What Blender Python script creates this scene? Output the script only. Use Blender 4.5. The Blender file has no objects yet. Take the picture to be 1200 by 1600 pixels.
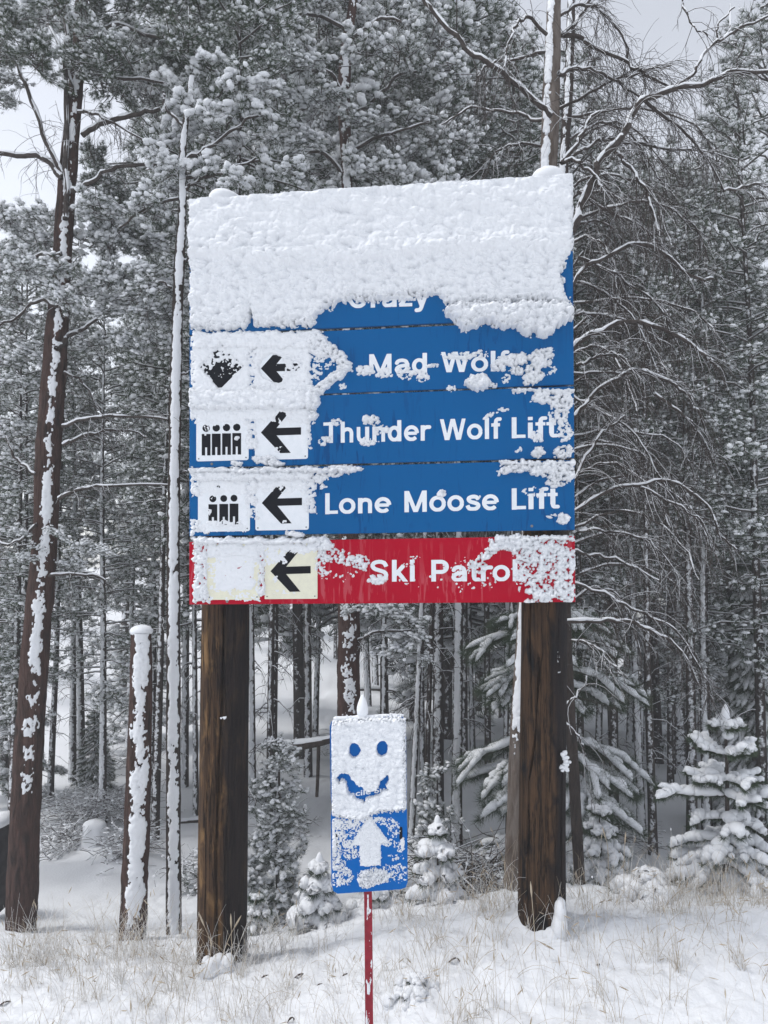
import bpy, math, random
import numpy as np
from mathutils import Vector, Matrix, Quaternion
random.seed(7); RNG = np.random.default_rng(7)
sc = bpy.context.scene
COL = sc.collection
# ------------------------------------------------------------------ camera, sky, sun, exposure
FPX, PITCH, CZ = 1202.0, math.radians(2.5), 2.3
cam_d = bpy.data.cameras.new('camera'); cam = bpy.data.objects.new('camera', cam_d); COL.objects.link(cam)
cam_d.sensor_fit = 'VERTICAL'; cam_d.sensor_height = 34.6; cam_d.lens = 34.6*FPX/1600
cam_d.clip_start = .05; cam_d.clip_end = 2000
cam.location = (0, 0, CZ); cam.rotation_euler = (math.radians(90)+PITCH, 0, 0)
sc.camera = cam
world = bpy.data.worlds.new('World'); sc.world = world; world.use_nodes = True
wn = world.node_tree.nodes; wl = world.node_tree.links
for n in list(wn): wn.remove(n)
sky = wn.new('ShaderNodeTexSky'); sky.sky_type = 'NISHITA'; sky.sun_disc = False
SUN_EL, SUN_AZ = 62, 268
sky.sun_elevation = math.radians(SUN_EL); sky.sun_rotation = math.radians(SUN_AZ)
sky.air_density = 1.0; sky.dust_density = 6.0; sky.ozone_density = 1.0; sky.altitude = 2500
hs = wn.new('ShaderNodeHueSaturation'); hs.inputs['Saturation'].default_value = .26
bg = wn.new('ShaderNodeBackground'); bg.inputs['Strength'].default_value = .15
wo = wn.new('ShaderNodeOutputWorld')
wl.new(sky.outputs[0], hs.inputs['Color']); wl.new(hs.outputs[0], bg.inputs[0]); wl.new(bg.outputs[0], wo.inputs[0])
sd = bpy.data.lights.new('sun', 'SUN'); sd.energy = 1.0; sd.angle = math.radians(14); sd.color = (1, .985, .96)
sun = bpy.data.objects.new('sun', sd); COL.objects.link(sun)
_a, _e = math.radians(SUN_AZ), math.radians(SUN_EL)
sdir = Vector((math.sin(_a)*math.cos(_e), math.cos(_a)*math.cos(_e), math.sin(_e)))
sun.rotation_euler = (-sdir).to_track_quat('-Z', 'Y').to_euler()
vs = sc.view_settings; vs.view_transform = 'Standard'; vs.look = 'None'; vs.gamma = 1; vs.use_curve_mapping = False
vs.exposure = .88
HAZE = 0.0044
sc.cycles.max_bounces = 8; sc.cycles.diffuse_bounces = 4; sc.cycles.volume_bounces = 1
# ------------------------------------------------------------------ pixel <-> place helpers (photo pixels, 1200x1600)
CP, SP_ = math.cos(PITCH), math.sin(PITCH)
def ray(px, py):
    xc = (np.asarray(px, float)-600)/FPX; yc = (800-np.asarray(py, float))/FPX
    return xc, CP-yc*SP_, SP_+yc*CP
def at(px, py, Y):
    x, y, z = ray(px, py); t = Y/y
    return Vector((float(x*t), float(Y), float(CZ+z*t)))
def project(X, Y, Z):
    z = Z-CZ; f = Y*CP+z*SP_; u = z*CP-Y*SP_
    return 600+X/f*FPX, 800-u/f*FPX
# ------------------------------------------------------------------ noise
def _h(ix, iy, iz, s):
    h = (ix.astype(np.int64)*374761393+iy.astype(np.int64)*668265263+iz.astype(np.int64)*2147483647+s*974634777) & 0xffffffff
    h = ((h ^ (h >> 13))*1274126177) & 0xffffffff
    h = ((h ^ (h >> 16))*2246822519) & 0xffffffff
    return ((h ^ (h >> 15)) & 0xffffff)/float(0xffffff)
def vn(x, y, z=0.0, s=0):
    x, y, z = np.broadcast_arrays(np.asarray(x, float), np.asarray(y, float), np.asarray(z, float))
    ix, iy, iz = np.floor(x), np.floor(y), np.floor(z)
    fx, fy, fz = x-ix, y-iy, z-iz
    fx = fx*fx*(3-2*fx); fy = fy*fy*(3-2*fy); fz = fz*fz*(3-2*fz)
    r = 0
    for dx in (0, 1):
        for dy in (0, 1):
            for dz in (0, 1):
                r = r+_h(ix+dx, iy+dy, iz+dz, s)*(fx if dx else 1-fx)*(fy if dy else 1-fy)*(fz if dz else 1-fz)
    return r*2-1
def fbm(x, y, z=0.0, s=0, o=4):
    r = 0; a = 1; t = 0
    for i in range(o):
        r = r+a*vn(np.asarray(x)*2**i, np.asarray(y)*2**i, np.asarray(z)*2**i, s+i*17); t += a; a *= .5
    return r/t
def worley(x, y, s=0):
    ix, iy = np.floor(x), np.floor(y); best = np.full(np.shape(x), 9.)
    z = np.zeros_like(ix)
    for dx in (-1, 0, 1):
        for dy in (-1, 0, 1):
            cx = ix+dx+_h(ix+dx, iy+dy, z, s); cy = iy+dy+_h(ix+dx, iy+dy, z, s+5)
            best = np.minimum(best, (cx-x)**2+(cy-y)**2)
    return np.sqrt(best)
def puffs(x, y, s=0):
    return np.sqrt(np.clip(1-worley(x, y, s)**2, 0, 1))
def sstep(x): x = np.clip(x, 0, 1); return x*x*(3-2*x)
# ------------------------------------------------------------------ terrain
PY_ = [-30, 3, 4.2, 5.0, 5.5, 6.2, 7.3, 9.5, 13, 20, 30, 40, 70, 160]
def _conv(t):   # slopes seen from the standpoint, turned into heights
    o = []
    for y, z in zip(PY_[3:], t): o.append(CZ-y*math.tan(math.atan((1.6-z)/y)+math.radians(10.1)-PITCH))
    return o
PY_ = [-30, 0, 2.0, 3, 4.2, 5.0, 5.5, 6.2, 7.3, 9.5, 13, 20, 30, 40, 70, 160]
PL_ = [.9, .6, .12]+_conv([-.08, -.03, -.16, -.31, -.48, -.55, -.5, -.3, .24, 1.6, 3.3, 8, 20])
PR_ = [.9, .6, .14]+_conv([-.04, .25, .13, -.1, -.38, -.5, -.5, -.27, -.08, .1, .5, 3.0, 9])
def ground_z(x, y, fine=True):
    x = np.asarray(x, float); y = np.asarray(y, float)
    t = sstep((x/np.maximum(y, 3)+.27)/.5)
    z = np.interp(y, PY_, PL_)*(1-t)+np.interp(y, PY_, PR_)*t
    far = sstep((y-6)/10)
    z = z+.05*fbm(x*.8, y*.8, 0, 3, 2)*(1+2*far)
    if fine:
        near = 1-sstep((y-5.5)/3)
        z = z+near*(.075*puffs(x*3.1+.5*vn(x*3, y*3), y*3.6, 11)+.045*puffs(x*7.5+.5*vn(x*9, y*9, 0, 2), y*8, 12)+.020*puffs(x*19, y*19, 14)+.012*fbm(x*30, y*30, 0, 9, 3)-.10)
        z = z+(1-near)*(.05*fbm(x*2.2, y*2.2, 0, 29, 5))
    return z
def hit(px, py):
    Y = 3.0; x, y, z = [float(v) for v in ray(px, py)]
    while Y < 120:
        if CZ+z/y*Y < float(ground_z(x/y*Y, Y, False)): break
        Y *= 1.01
    return Vector((x/y*Y, Y, float(ground_z(x/y*Y, Y, False))))
def gpos(px, Y):
    p = at(px, 1300, Y); return Vector((p.x, Y, float(ground_z(p.x, Y, False))))
# ------------------------------------------------------------------ object helpers
ORG = {}
def meta(o, label=None, cat=None, group=None, kind=None):
    if label: o['label'] = label
    if cat: o['category'] = cat
    if group: o['group'] = group
    if kind: o['kind'] = kind
    return o
def thing(name, loc, label, cat, group=None):
    o = bpy.data.objects.new(name, None); o.empty_display_size = .1; COL.objects.link(o); o.location = loc
    ORG[o.name] = Vector(loc)
    return meta(o, label, cat, group)
class MB:
    def __init__(s): s.V = []; s.F = []; s.M = []; s.n = 0
    def add(s, V, F, m=0):
        V = np.asarray(V, float).reshape(-1, 3); s.V.append(V)
        if isinstance(F, np.ndarray): F = [F]
        for f in F:
            f = np.asarray(f)
            if f.ndim == 1: f = f[None]
            if len(f): s.F.append(f+s.n); s.M.append(np.full(len(f), m))
        s.n += len(V)
    def mesh(s, name, mats, off=(0, 0, 0), smooth=True):
        me = bpy.data.meshes.new(name)
        V = np.concatenate(s.V)-np.array(off)
        lt = np.concatenate([np.full(len(f), f.shape[1]) for f in s.F]); li = np.concatenate([f.ravel() for f in s.F])
        me.vertices.add(len(V)); me.vertices.foreach_set('co', V.astype(np.float32).ravel())
        me.loops.add(len(li)); me.loops.foreach_set('vertex_index', li.astype(np.int32))
        me.polygons.add(len(lt)); ls = np.concatenate([[0], np.cumsum(lt)[:-1]])
        me.polygons.foreach_set('loop_start', ls.astype(np.int32)); me.polygons.foreach_set('loop_total', lt.astype(np.int32))
        me.polygons.foreach_set('material_index', np.concatenate(s.M).astype(np.int32))
        me.polygons.foreach_set('use_smooth', np.full(len(lt), bool(smooth)))
        for m in mats: me.materials.append(m)
        me.update(calc_edges=True); me.validate()
        return me
def link(name, me, parent=None, loc=(0, 0, 0), label=None, kind=None):
    o = bpy.data.objects.new(name, me); COL.objects.link(o)
    if parent: o.parent = parent; ORG[o.name] = ORG.get(parent.name, Vector((0, 0, 0)))
    else: o.location = loc; ORG[o.name] = Vector(loc)
    if label: o['label'] = label
    if kind: o['kind'] = kind
    return o
def part(name, mb, mats, parent, smooth=True, label=None, kind=None):      # vertices given in world space
    return link(name, mb.mesh(name, mats, ORG[parent.name], smooth), parent, label=label, kind=kind)
def solo(name, mb, mats, loc, label=None, cat=None, group=None, kind=None, smooth=True):
    o = link(name, mb.mesh(name, mats, loc, smooth), None, loc); return meta(o, label, cat, group, kind)
def tubes(P, R, sides=6, squash=1.0):
    P = np.asarray(P, float); R = np.asarray(R, float)
    if P.ndim == 2: P = P[None]; R = R[None]
    n, k, _ = P.shape
    T = np.gradient(P, axis=1); T /= np.linalg.norm(T, axis=2, keepdims=True)+1e-9
    up = np.tile(np.array([0, 0, 1.]), (n, k, 1))
    mean = np.abs(T[:, :, 2]).mean(1) > .9; up[mean] = np.array([.05, 1., 0])
    S = np.cross(T, up); S /= np.linalg.norm(S, axis=2, keepdims=True)+1e-9
    U = np.cross(S, T)
    a = np.arange(sides)/sides*2*math.pi
    V = P[:, :, None]+R[:, :, None, None]*(np.cos(a)[None, None, :, None]*S[:, :, None]+np.sin(a)[None, None, :, None]*U[:, :, None]*squash)
    i, j, q = np.meshgrid(np.arange(n), np.arange(k-1), np.arange(sides), indexing='ij')
    b = i*k*sides; q2 = (q+1) % sides
    F = np.stack([b+j*sides+q, b+j*sides+q2, b+(j+1)*sides+q2, b+(j+1)*sides+q], -1).reshape(-1, 4)
    return V.reshape(-1, 3), F
def ico(sub):
    t = (1+5**.5)/2
    v = np.array([(-1, t, 0), (1, t, 0), (-1, -t, 0), (1, -t, 0), (0, -1, t), (0, 1, t), (0, -1, -t), (0, 1, -t), (t, 0, -1), (t, 0, 1), (-t, 0, -1), (-t, 0, 1)], float)
    f = [(0, 11, 5), (0, 5, 1), (0, 1, 7), (0, 7, 10), (0, 10, 11), (1, 5, 9), (5, 11, 4), (11, 10, 2), (10, 7, 6), (7, 1, 8), (3, 9, 4), (3, 4, 2), (3, 2, 6), (3, 6, 8), (3, 8, 9), (4, 9, 5), (2, 4, 11), (6, 2, 10), (8, 6, 7), (9, 8, 1)]
    v /= np.linalg.norm(v[0]); v = [tuple(x) for x in v]
    for _ in range(sub):
        c = {}; nf = []
        def mid(a, b):
            k = (min(a, b), max(a, b))
            if k not in c:
                m = np.array(v[a])+np.array(v[b]); m /= np.linalg.norm(m); v.append(tuple(m)); c[k] = len(v)-1
            return c[k]
        for a, b, d in f:
            x, y, z = mid(a, b), mid(b, d), mid(d, a); nf += [(a, x, z), (b, y, x), (d, z, y), (x, y, z)]
        f = nf
    return np.array(v), np.array(f)
ICO = {s: ico(s) for s in (0, 1, 2)}
def blobs(C, S, sub, rng, jit=.18):
    v, f = ICO[sub]; n = len(C); C = np.asarray(C); S = np.asarray(S)
    if S.ndim == 1: S = np.repeat(S[:, None], 3, 1)*np.array([1, 1, .8])
    a = rng.random(n)*6.28; ca, sa = np.cos(a), np.sin(a)
    J = v[None]*(1+jit*rng.standard_normal((n, len(v), 1)))
    J = J*S[:, None, :]
    X = J[..., 0]*ca[:, None]-J[..., 1]*sa[:, None]; Y = J[..., 0]*sa[:, None]+J[..., 1]*ca[:, None]
    V = np.stack([X, Y, J[..., 2]], -1)+C[:, None]
    return V.reshape(-1, 3), (f[None]+(np.arange(n)*len(v))[:, None, None]).reshape(-1, 3)
def needles(P, A, L, m, w, rng, spread=1.0):
    n = len(P)
    D = A[:, None]*.7+spread*rng.standard_normal((n, m, 3))*.6
    D /= np.linalg.norm(D, axis=2, keepdims=True)+1e-9
    ln = L[:, None, None]*(.7+.5*rng.random((n, m, 1)))
    S = np.cross(D, rng.standard_normal((n, m, 3))); S /= np.linalg.norm(S, axis=2, keepdims=True)+1e-9
    b = P[:, None]
    V = np.stack([b+S*w, b-S*w, b+D*ln], 2).reshape(-1, 3)
    return V, np.arange(len(V)).reshape(-1, 3)
def catmull(pts, n):
    P = np.asarray(pts, float); k = len(P); t = np.linspace(0, k-1, n); i = np.clip(t.astype(int), 0, k-2); f = (t-i)[:, None]
    Q = np.vstack([2*P[0]-P[1], P, 2*P[-1]-P[-2]])
    a, b, c, d = Q[i], Q[i+1], Q[i+2], Q[i+3]
    return .5*((2*b)+(c-a)*f+(2*a-5*b+4*c-d)*f*f+(3*b-a-3*c+d)*f**3)
# ------------------------------------------------------------------ materials
def mat(name):
    m = bpy.data.materials.new(name); m.use_nodes = True; nt = m.node_tree
    b = nt.nodes['Principled BSDF']; return m, nt, b
def nd(nt, t, ins=None, **kw):
    n = nt.nodes.new(t)
    for k, v in kw.items(): setattr(n, k, v)
    for k, v in (ins or {}).items():
        if hasattr(v, 'is_output') or isinstance(v, bpy.types.NodeSocket): nt.links.new(v, n.inputs[k])
        else: n.inputs[k].default_value = v
    return n
def c4(c): return (c[0], c[1], c[2], 1)
def noise(nt, scale, detail=4, vec=None, dist=0, rough=.55):
    n = nd(nt, 'ShaderNodeTexNoise', {'Scale': scale, 'Detail': detail, 'Roughness': rough, 'Distortion': dist})
    if vec is not None: nt.links.new(vec, n.inputs['Vector'])
    return n.outputs['Fac']
def ramp(nt, fac, a, b, ca=(0, 0, 0), cb=(1, 1, 1)):
    r = nd(nt, 'ShaderNodeValToRGB', {'Fac': fac}); e = r.color_ramp.elements
    e[0].position = a; e[1].position = b; e[0].color = c4(ca); e[1].color = c4(cb); return r.outputs['Color']
def mix(nt, f, a, b):
    n = nd(nt, 'ShaderNodeMix', data_type='RGBA')
    for k, v in ((0, f), (6, a), (7, b)):
        if isinstance(v, bpy.types.NodeSocket): nt.links.new(v, n.inputs[k])
        else: n.inputs[k].default_value = v if k == 0 else c4(v)
    return n.outputs[2]
def math_(nt, op, a, b=0.0, c=None):
    n = nd(nt, 'ShaderNodeMath', operation=op)
    for k, v in ((0, a), (1, b), (2, c)):
        if v is None: continue
        if isinstance(v, bpy.types.NodeSocket): nt.links.new(v, n.inputs[k])
        else: n.inputs[k].default_value = v
    return n.outputs[0]
def ocoord(nt, s=(1, 1, 1)):
    t = nd(nt, 'ShaderNodeTexCoord'); m = nd(nt, 'ShaderNodeMapping', {'Vector': t.outputs['Object'], 'Scale': s}); return m.outputs[0]
def bump(nt, b, h, st=.5, dist=.01):
    n = nd(nt, 'ShaderNodeBump', {'Height': h, 'Strength': st, 'Distance': dist}); nt.links.new(n.outputs[0], b.inputs['Normal'])
SNOWC = (.79, .805, .83)
def snow_mat(name, sc_=60, st=.5, c=SNOWC, dist=.004):
    m, nt, b = mat(name); v = ocoord(nt)
    f = noise(nt, sc_*.15, 3, v)
    nt.links.new(mix(nt, f, c, tuple(x*.94 for x in c)), b.inputs['Base Color'])
    b.inputs['Roughness'].default_value = .75; b.inputs['Specular IOR Level'].default_value = .25
    bump(nt, b, noise(nt, sc_, 3, v), st, dist); return m
M_SNOW = snow_mat('snow'); M_SNOWG = snow_mat('snow_ground', 45, .6, dist=.01); M_SNOWT = snow_mat('snow_on_tree', 50, .6)
def plain(name, c, r=.6, c2=None, sc_=30, st=0, spec=.3, stretch=(1, 1, 1)):
    m, nt, b = mat(name); v = ocoord(nt, stretch); f = noise(nt, sc_, 4, v)
    nt.links.new(mix(nt, ramp(nt, f, .35, .65), c, c2 or tuple(x*.75 for x in c)), b.inputs['Base Color'])
    b.inputs['Roughness'].default_value = r; b.inputs['Specular IOR Level'].default_value = spec
    if st: bump(nt, b, f, st, .005)
    return m
def bark(name, c, c2, thr=.62, cover=.25, z=(9, 9, 2.2), snow=True):
    m, nt, b = mat(name); v = ocoord(nt, z); f = noise(nt, 3, 6, v, .4); v2 = ocoord(nt, (1, 1, .5))
    f2 = noise(nt, 2.0, 3, v2)
    col = mix(nt, ramp(nt, f, .35, .65), c, c2); col = mix(nt, ramp(nt, f2, .45, .6), col, tuple(x*.7 for x in c))
    rough = .9
    if snow:
        g = nd(nt, 'ShaderNodeNewGeometry')
        d = nd(nt, 'ShaderNodeVectorMath', operation='DOT_PRODUCT'); nt.links.new(g.outputs['Normal'], d.inputs[0]); d.inputs[1].default_value = (-.28, -.93, .22)
        n2 = noise(nt, 9, 5, ocoord(nt, (1, 1, 1)), 0, .7)
        s = math_(nt, 'ADD', d.outputs['Value'], math_(nt, 'MULTIPLY', math_(nt, 'SUBTRACT', n2, .5), 2.4*cover*4))
        oi = nd(nt, 'ShaderNodeObjectInfo'); s = math_(nt, 'SUBTRACT', s, math_(nt, 'MULTIPLY', oi.outputs['Random'], .55))
        s = ramp(nt, s, thr-.05, thr+.10); col = mix(nt, s, col, SNOWC)
    nt.links.new(col, b.inputs['Base Color']); b.inputs['Roughness'].default_value = rough; b.inputs['Specular IOR Level'].default_value = .15
    bump(nt, b, f, 1.0, .04); return m
M_BARKR = bark('bark_reddish', (.095, .056, .047), (.030, .023, .021), snow=False)
M_BARKD = bark('bark_dark', (.07, .055, .048), (.03, .025, .023), snow=False)
M_BARKG = bark('bark_grey_weathered', (.20, .17, .15), (.10, .075, .06), snow=False)
M_BARKF = bark('bark_snow_plastered', (.065, .052, .046), (.030, .026, .025), .58, .2)
M_LIMB = plain('limb_bark', (.075, .062, .056), .9, (.035, .028, .025), 40)
M_TWIG = plain('twig_bark', (.06, .048, .042), .9)
M_NEED = plain('needles', (.034, .060, .032), .6, (.055, .078, .042), 6)
M_NEEDF = plain('needles_frosted', (.10, .12, .115), .8, (.05, .065, .055), 6)
def paint(name, c, c2, streak, rough=.28):
    m, nt, b = mat(name); v = ocoord(nt, (1, 1, .12))
    f = noise(nt, 26, 3, v, 1.6); s = ramp(nt, f, .56, .60)
    g = noise(nt, 3, 4, ocoord(nt))
    t = nd(nt, 'ShaderNodeTexCoord')
    col = mix(nt, math_(nt, 'MULTIPLY', s, math_(nt, 'MULTIPLY', ramp(nt, g, .4, .6), streak)), c, c2)
    nt.links.new(col, b.inputs['Base Color'])
    b.inputs['Specular IOR Level'].default_value = .04
    nt.links.new(math_(nt, 'MULTIPLY_ADD', s, .15, rough), b.inputs['Roughness'])
    bump(nt, b, f, .15, .002); return m
M_BLUE = paint('blue_painted_board', (.001, .098, .285), (.001, .060, .20), 1.0)
M_RED = paint('red_painted_board', (.40, .002, .020), (.46, .06, .08), 1.0)
M_WHITE = plain('white_vinyl', (.80, .82, .85), .4, (.74, .77, .80)); M_CREAM = plain('cream_plate', (.78, .76, .60), .4, (.72, .70, .56))
M_BLACK = plain('black_vinyl', (.004, .005, .009), .5, (.006, .007, .011), spec=.1); M_STEEL = plain('galvanised_bolt', (.22, .22, .22), .4)
M_REDP = plain('red_painted_post', (.30, .008, .025), .4, (.2, .006, .018)); M_FADE = plain('faded_red_print', (.45, .06, .08), .5)
M_STRAW = plain('straw', (.50, .43, .33), .8, (.36, .29, .21), 5); M_STRAWW = plain('frosted_straw', (.78, .78, .78), .8, (.62, .59, .54), 5)
M_ROCK = plain('dark_rock', (.05, .048, .05), .85, (.025, .024, .026), 12, .5)
M_DLEAF = plain('dead_leaf', (.05, .03, .022), .8)
def wood_mat(name, xr, seed):
    m, nt, b = mat(name); v = ocoord(nt, (14, 14, .9)); f = noise(nt, 4, 8, v, .6, .65); v2 = ocoord(nt, (1.2, 1.2, .55)); 
    g = noise(nt, 2.6, 3, v2, .3)
    col = mix(nt, ramp(nt, f, .3, .7), (.105, .058, .030), (.018, .011, .008))
    lt = mix(nt, ramp(nt, f, .3, .7), (.19, .105, .042), (.045, .026, .013))
    ck = noise(nt, 3.2, 5, ocoord(nt, (9, 9, .35)), .2, .6); cl = math_(nt, 'ABSOLUTE', math_(nt, 'SUBTRACT', ck, .5)); line = ramp(nt, cl, .004, .022, (1, 1, 1), (0, 0, 0))
    kn = noise(nt, 5, 4, ocoord(nt, (3, 3, 1.1)), .5); col = mix(nt, ramp(nt, kn, .52, .68), col, (.20, .115, .05) if seed == 0 else (.006, .006, .007)); col = mix(nt, math_(nt, 'MULTIPLY', line, .8), col, (.006, .005, .004))
    t = nd(nt, 'ShaderNodeTexCoord'); sx = nd(nt, 'ShaderNodeSeparateXYZ', {'Vector': t.outputs['Object']})
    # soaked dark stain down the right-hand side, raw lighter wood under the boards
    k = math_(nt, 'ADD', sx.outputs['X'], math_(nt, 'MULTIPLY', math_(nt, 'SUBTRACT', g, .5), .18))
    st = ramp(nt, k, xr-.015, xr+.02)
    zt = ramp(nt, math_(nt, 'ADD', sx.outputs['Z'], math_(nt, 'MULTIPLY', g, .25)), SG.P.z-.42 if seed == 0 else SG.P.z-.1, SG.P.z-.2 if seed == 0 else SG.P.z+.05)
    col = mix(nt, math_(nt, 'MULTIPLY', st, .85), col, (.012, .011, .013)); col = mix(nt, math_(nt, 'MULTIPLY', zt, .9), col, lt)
    nt.links.new(col, b.inputs['Base Color']); b.inputs['Roughness'].default_value = .75; b.inputs['Specular IOR Level'].default_value = .12
    bump(nt, b, math_(nt, 'SUBTRACT', f, math_(nt, 'MULTIPLY', line, .5)), 1.0, .012); return m
# ------------------------------------------------------------------ ground sheet
def grow(a, b, s, g=1.13):
    r = [a]
    while abs(r[-1]-a) < abs(b-a): r.append(r[-1]+s*(1 if b > a else -1)); s *= g
    return r[1:]
xs = np.array(sorted(grow(-2.6, -95, .025)))
xs = np.concatenate([xs, np.arange(-2.6, 2.6, .018), np.array(grow(2.6, 95, .025))])
ys = np.concatenate([np.array(sorted(grow(3.1, -25, .05))), np.arange(3.1, 6.4, .018), np.array(grow(6.4, 100, .022, 1.03))])
gx, gy = np.meshgrid(xs, ys)
gz = ground_z(gx, gy)
b_ = MB(); nx, ny = len(xs), len(ys)
jj, ii = np.meshgrid(np.arange(ny-1), np.arange(nx-1), indexing='ij')
b_.add(np.stack([gx, gy, gz], -1), np.stack([jj*nx+ii, jj*nx+ii+1, (jj+1)*nx+ii+1, (jj+1)*nx+ii], -1).reshape(-1, 4))
solo('snowy_ground', b_, [M_SNOWG], (0, 0, 0), kind='structure')
# ------------------------------------------------------------------ haze
if HAZE:
    b_ = MB(); x0, x1, y0, y1, z0, z1 = -122, 122, -34, 114, -14, 27
    b_.add([(x0, y0, z0), (x1, y0, z0), (x1, y1, z0), (x0, y1, z0), (x0, y0, z1), (x1, y0, z1), (x1, y1, z1), (x0, y1, z1)],
           np.array([(0, 3, 2, 1), (4, 5, 6, 7), (0, 1, 5, 4), (1, 2, 6, 5), (2, 3, 7, 6), (3, 0, 4, 7)]))
    m = bpy.data.materials.new('haze'); m.use_nodes = True; nt = m.node_tree; nt.nodes.remove(nt.nodes['Principled BSDF'])
    pv = nt.nodes.new('ShaderNodeVolumePrincipled'); pv.inputs['Density'].default_value = HAZE; pv.inputs['Color'].default_value = (.97, .98, 1, 1)
    nt.links.new(pv.outputs[0], nt.nodes['Material Output'].inputs['Volume'])
    solo('haze', b_, [m], (0, 0, 0), kind='stuff', smooth=False)
# ------------------------------------------------------------------ trail sign
class Plane:
    def __init__(s, A, B, lean=0.0):
        s.P = A.copy(); d = B-A; s.W = d.length; s.U = d.normalized(); h = Vector((s.U.x, s.U.y, 0)).normalized(); N0 = Vector((h.y, -h.x, 0))
        s.V = (Vector((0, 0, 1))*math.cos(lean)+N0*math.sin(lean)).normalized(); s.N = s.U.cross(s.V).normalized()
    def uv(s, px, py):
        x, y, z = ray(px, py); n = s.N; O = Vector((0, 0, CZ)); t = (s.P-O).dot(n)/(x*n.x+y*n.y+z*n.z)
        q = O+Vector((float(x*t), float(y*t), float(z*t)))-s.P; c = s.U.dot(s.V); a, b = q.dot(s.U), q.dot(s.V); D = 1-c*c
        return ((a-c*b)/D, (b-c*a)/D)
    def w(s, u, v, n):
        u, v, n = np.broadcast_arrays(np.asarray(u, float), np.asarray(v, float), np.asarray(n, float))
        P, U, V, N = map(np.array, (s.P, s.U, s.V, s.N))
        return P+u[..., None]*U+v[..., None]*V+n[..., None]*N
    def px(s, u, v, n=0):
        q = s.w(u, v, n); return project(q[..., 0], q[..., 1], q[..., 2])
def prism(mb, pl, poly, n0, n1, m=0, ch=0, bow=None):
    poly = np.array(poly, float); k = len(poly)
    area = (poly[:, 0]*np.roll(poly[:, 1], -1)-poly[:, 1]*np.roll(poly[:, 0], -1)).sum()
    if area < 0: poly = poly[::-1]
    c = (poly.max(0)+poly.min(0))/2; h = (poly.max(0)-poly.min(0))/2
    rows = [(poly, n0), (poly, n1-ch)]
    if ch: rows.append((c+(poly-c)*(1-ch/h), n1))
    V = np.concatenate([pl.w(p[:, 0], p[:, 1], n) for p, n in rows]); F = []
    for r in range(len(rows)-1):
        F += [(r*k+i, r*k+(i+1) % k, (r+1)*k+(i+1) % k, (r+1)*k+i) for i in range(k)]
    L = (len(rows)-1)*k
    mb.add(V, [np.array(F), np.array([[L+i for i in range(k)]]), np.array([[k-1-i for i in range(k)]])], m)
def rrect(u0, u1, v0, v1, r, n=4):
    out = []
    for cx, cy, a0 in ((u1-r, v0+r, -90), (u1-r, v1-r, 0), (u0+r, v1-r, 90), (u0+r, v0+r, 180)):
        for i in range(n+1):
            a = math.radians(a0+90*i/n); out.append((cx+r*math.cos(a), cy+r*math.sin(a)))
    return out
def disc(u, v, r, n=14): return [(u+r*math.cos(i/n*6.2832), v+r*math.sin(i/n*6.2832)) for i in range(n)]
LEAN = math.radians(1.6)
SG = Plane(at(298, 944, 4.2), at(898, 940, 3.98), LEAN)
root = thing('trail_sign', ((SG.P.x+SG.w(SG.W, 0, 0)[0])/2, 4.2, 0.1), 'tall wooden two-post sign with five blue boards and one red board, half plastered with snow', 'sign')
def TX(s, pl, word, x0, x1, yb0, yb1, cap, m, parent, name='lettering', n=.0015, off=.022, thick=.0015, capref='H'):
    cu = bpy.data.curves.new('t', 'FONT'); cu.body = word; cu.offset = off; cu.resolution_u = 4
    o = bpy.data.objects.new('t', cu); COL.objects.link(o); bpy.context.view_layer.update()
    me = bpy.data.meshes.new_from_object(o.evaluated_get(bpy.context.evaluated_depsgraph_get()))
    V = np.zeros(len(me.vertices)*3); me.vertices.foreach_get('co', V); V = V.reshape(-1, 3)
    ua, va = pl.uv(x0, yb0); ub, vb = pl.uv(x1, yb1); vc = pl.uv((x0+x1)/2, (yb0+yb1)/2-cap)[1]-pl.uv((x0+x1)/2, (yb0+yb1)/2)[1]
    xmin, xmax = V[:, 0].min(), V[:, 0].max()
    capH = .73+2*off*.5
    u = ua+(V[:, 0]-xmin)/(xmax-xmin)*(ub-ua); v = va+(vb-va)*(V[:, 0]-xmin)/(xmax-xmin)+V[:, 1]/capH*vc
    mb = MB(); polys = [np.array([list(p.vertices)]) for p in me.polygons]
    tri = {}
    for p in polys: tri.setdefault(p.shape[1], []).append(p)
    mb.add(pl.w(u, v, n+thick), [np.concatenate(a) for a in tri.values()], 0)
    bpy.data.objects.remove(o); bpy.data.curves.remove(cu)
    return mb
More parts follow.
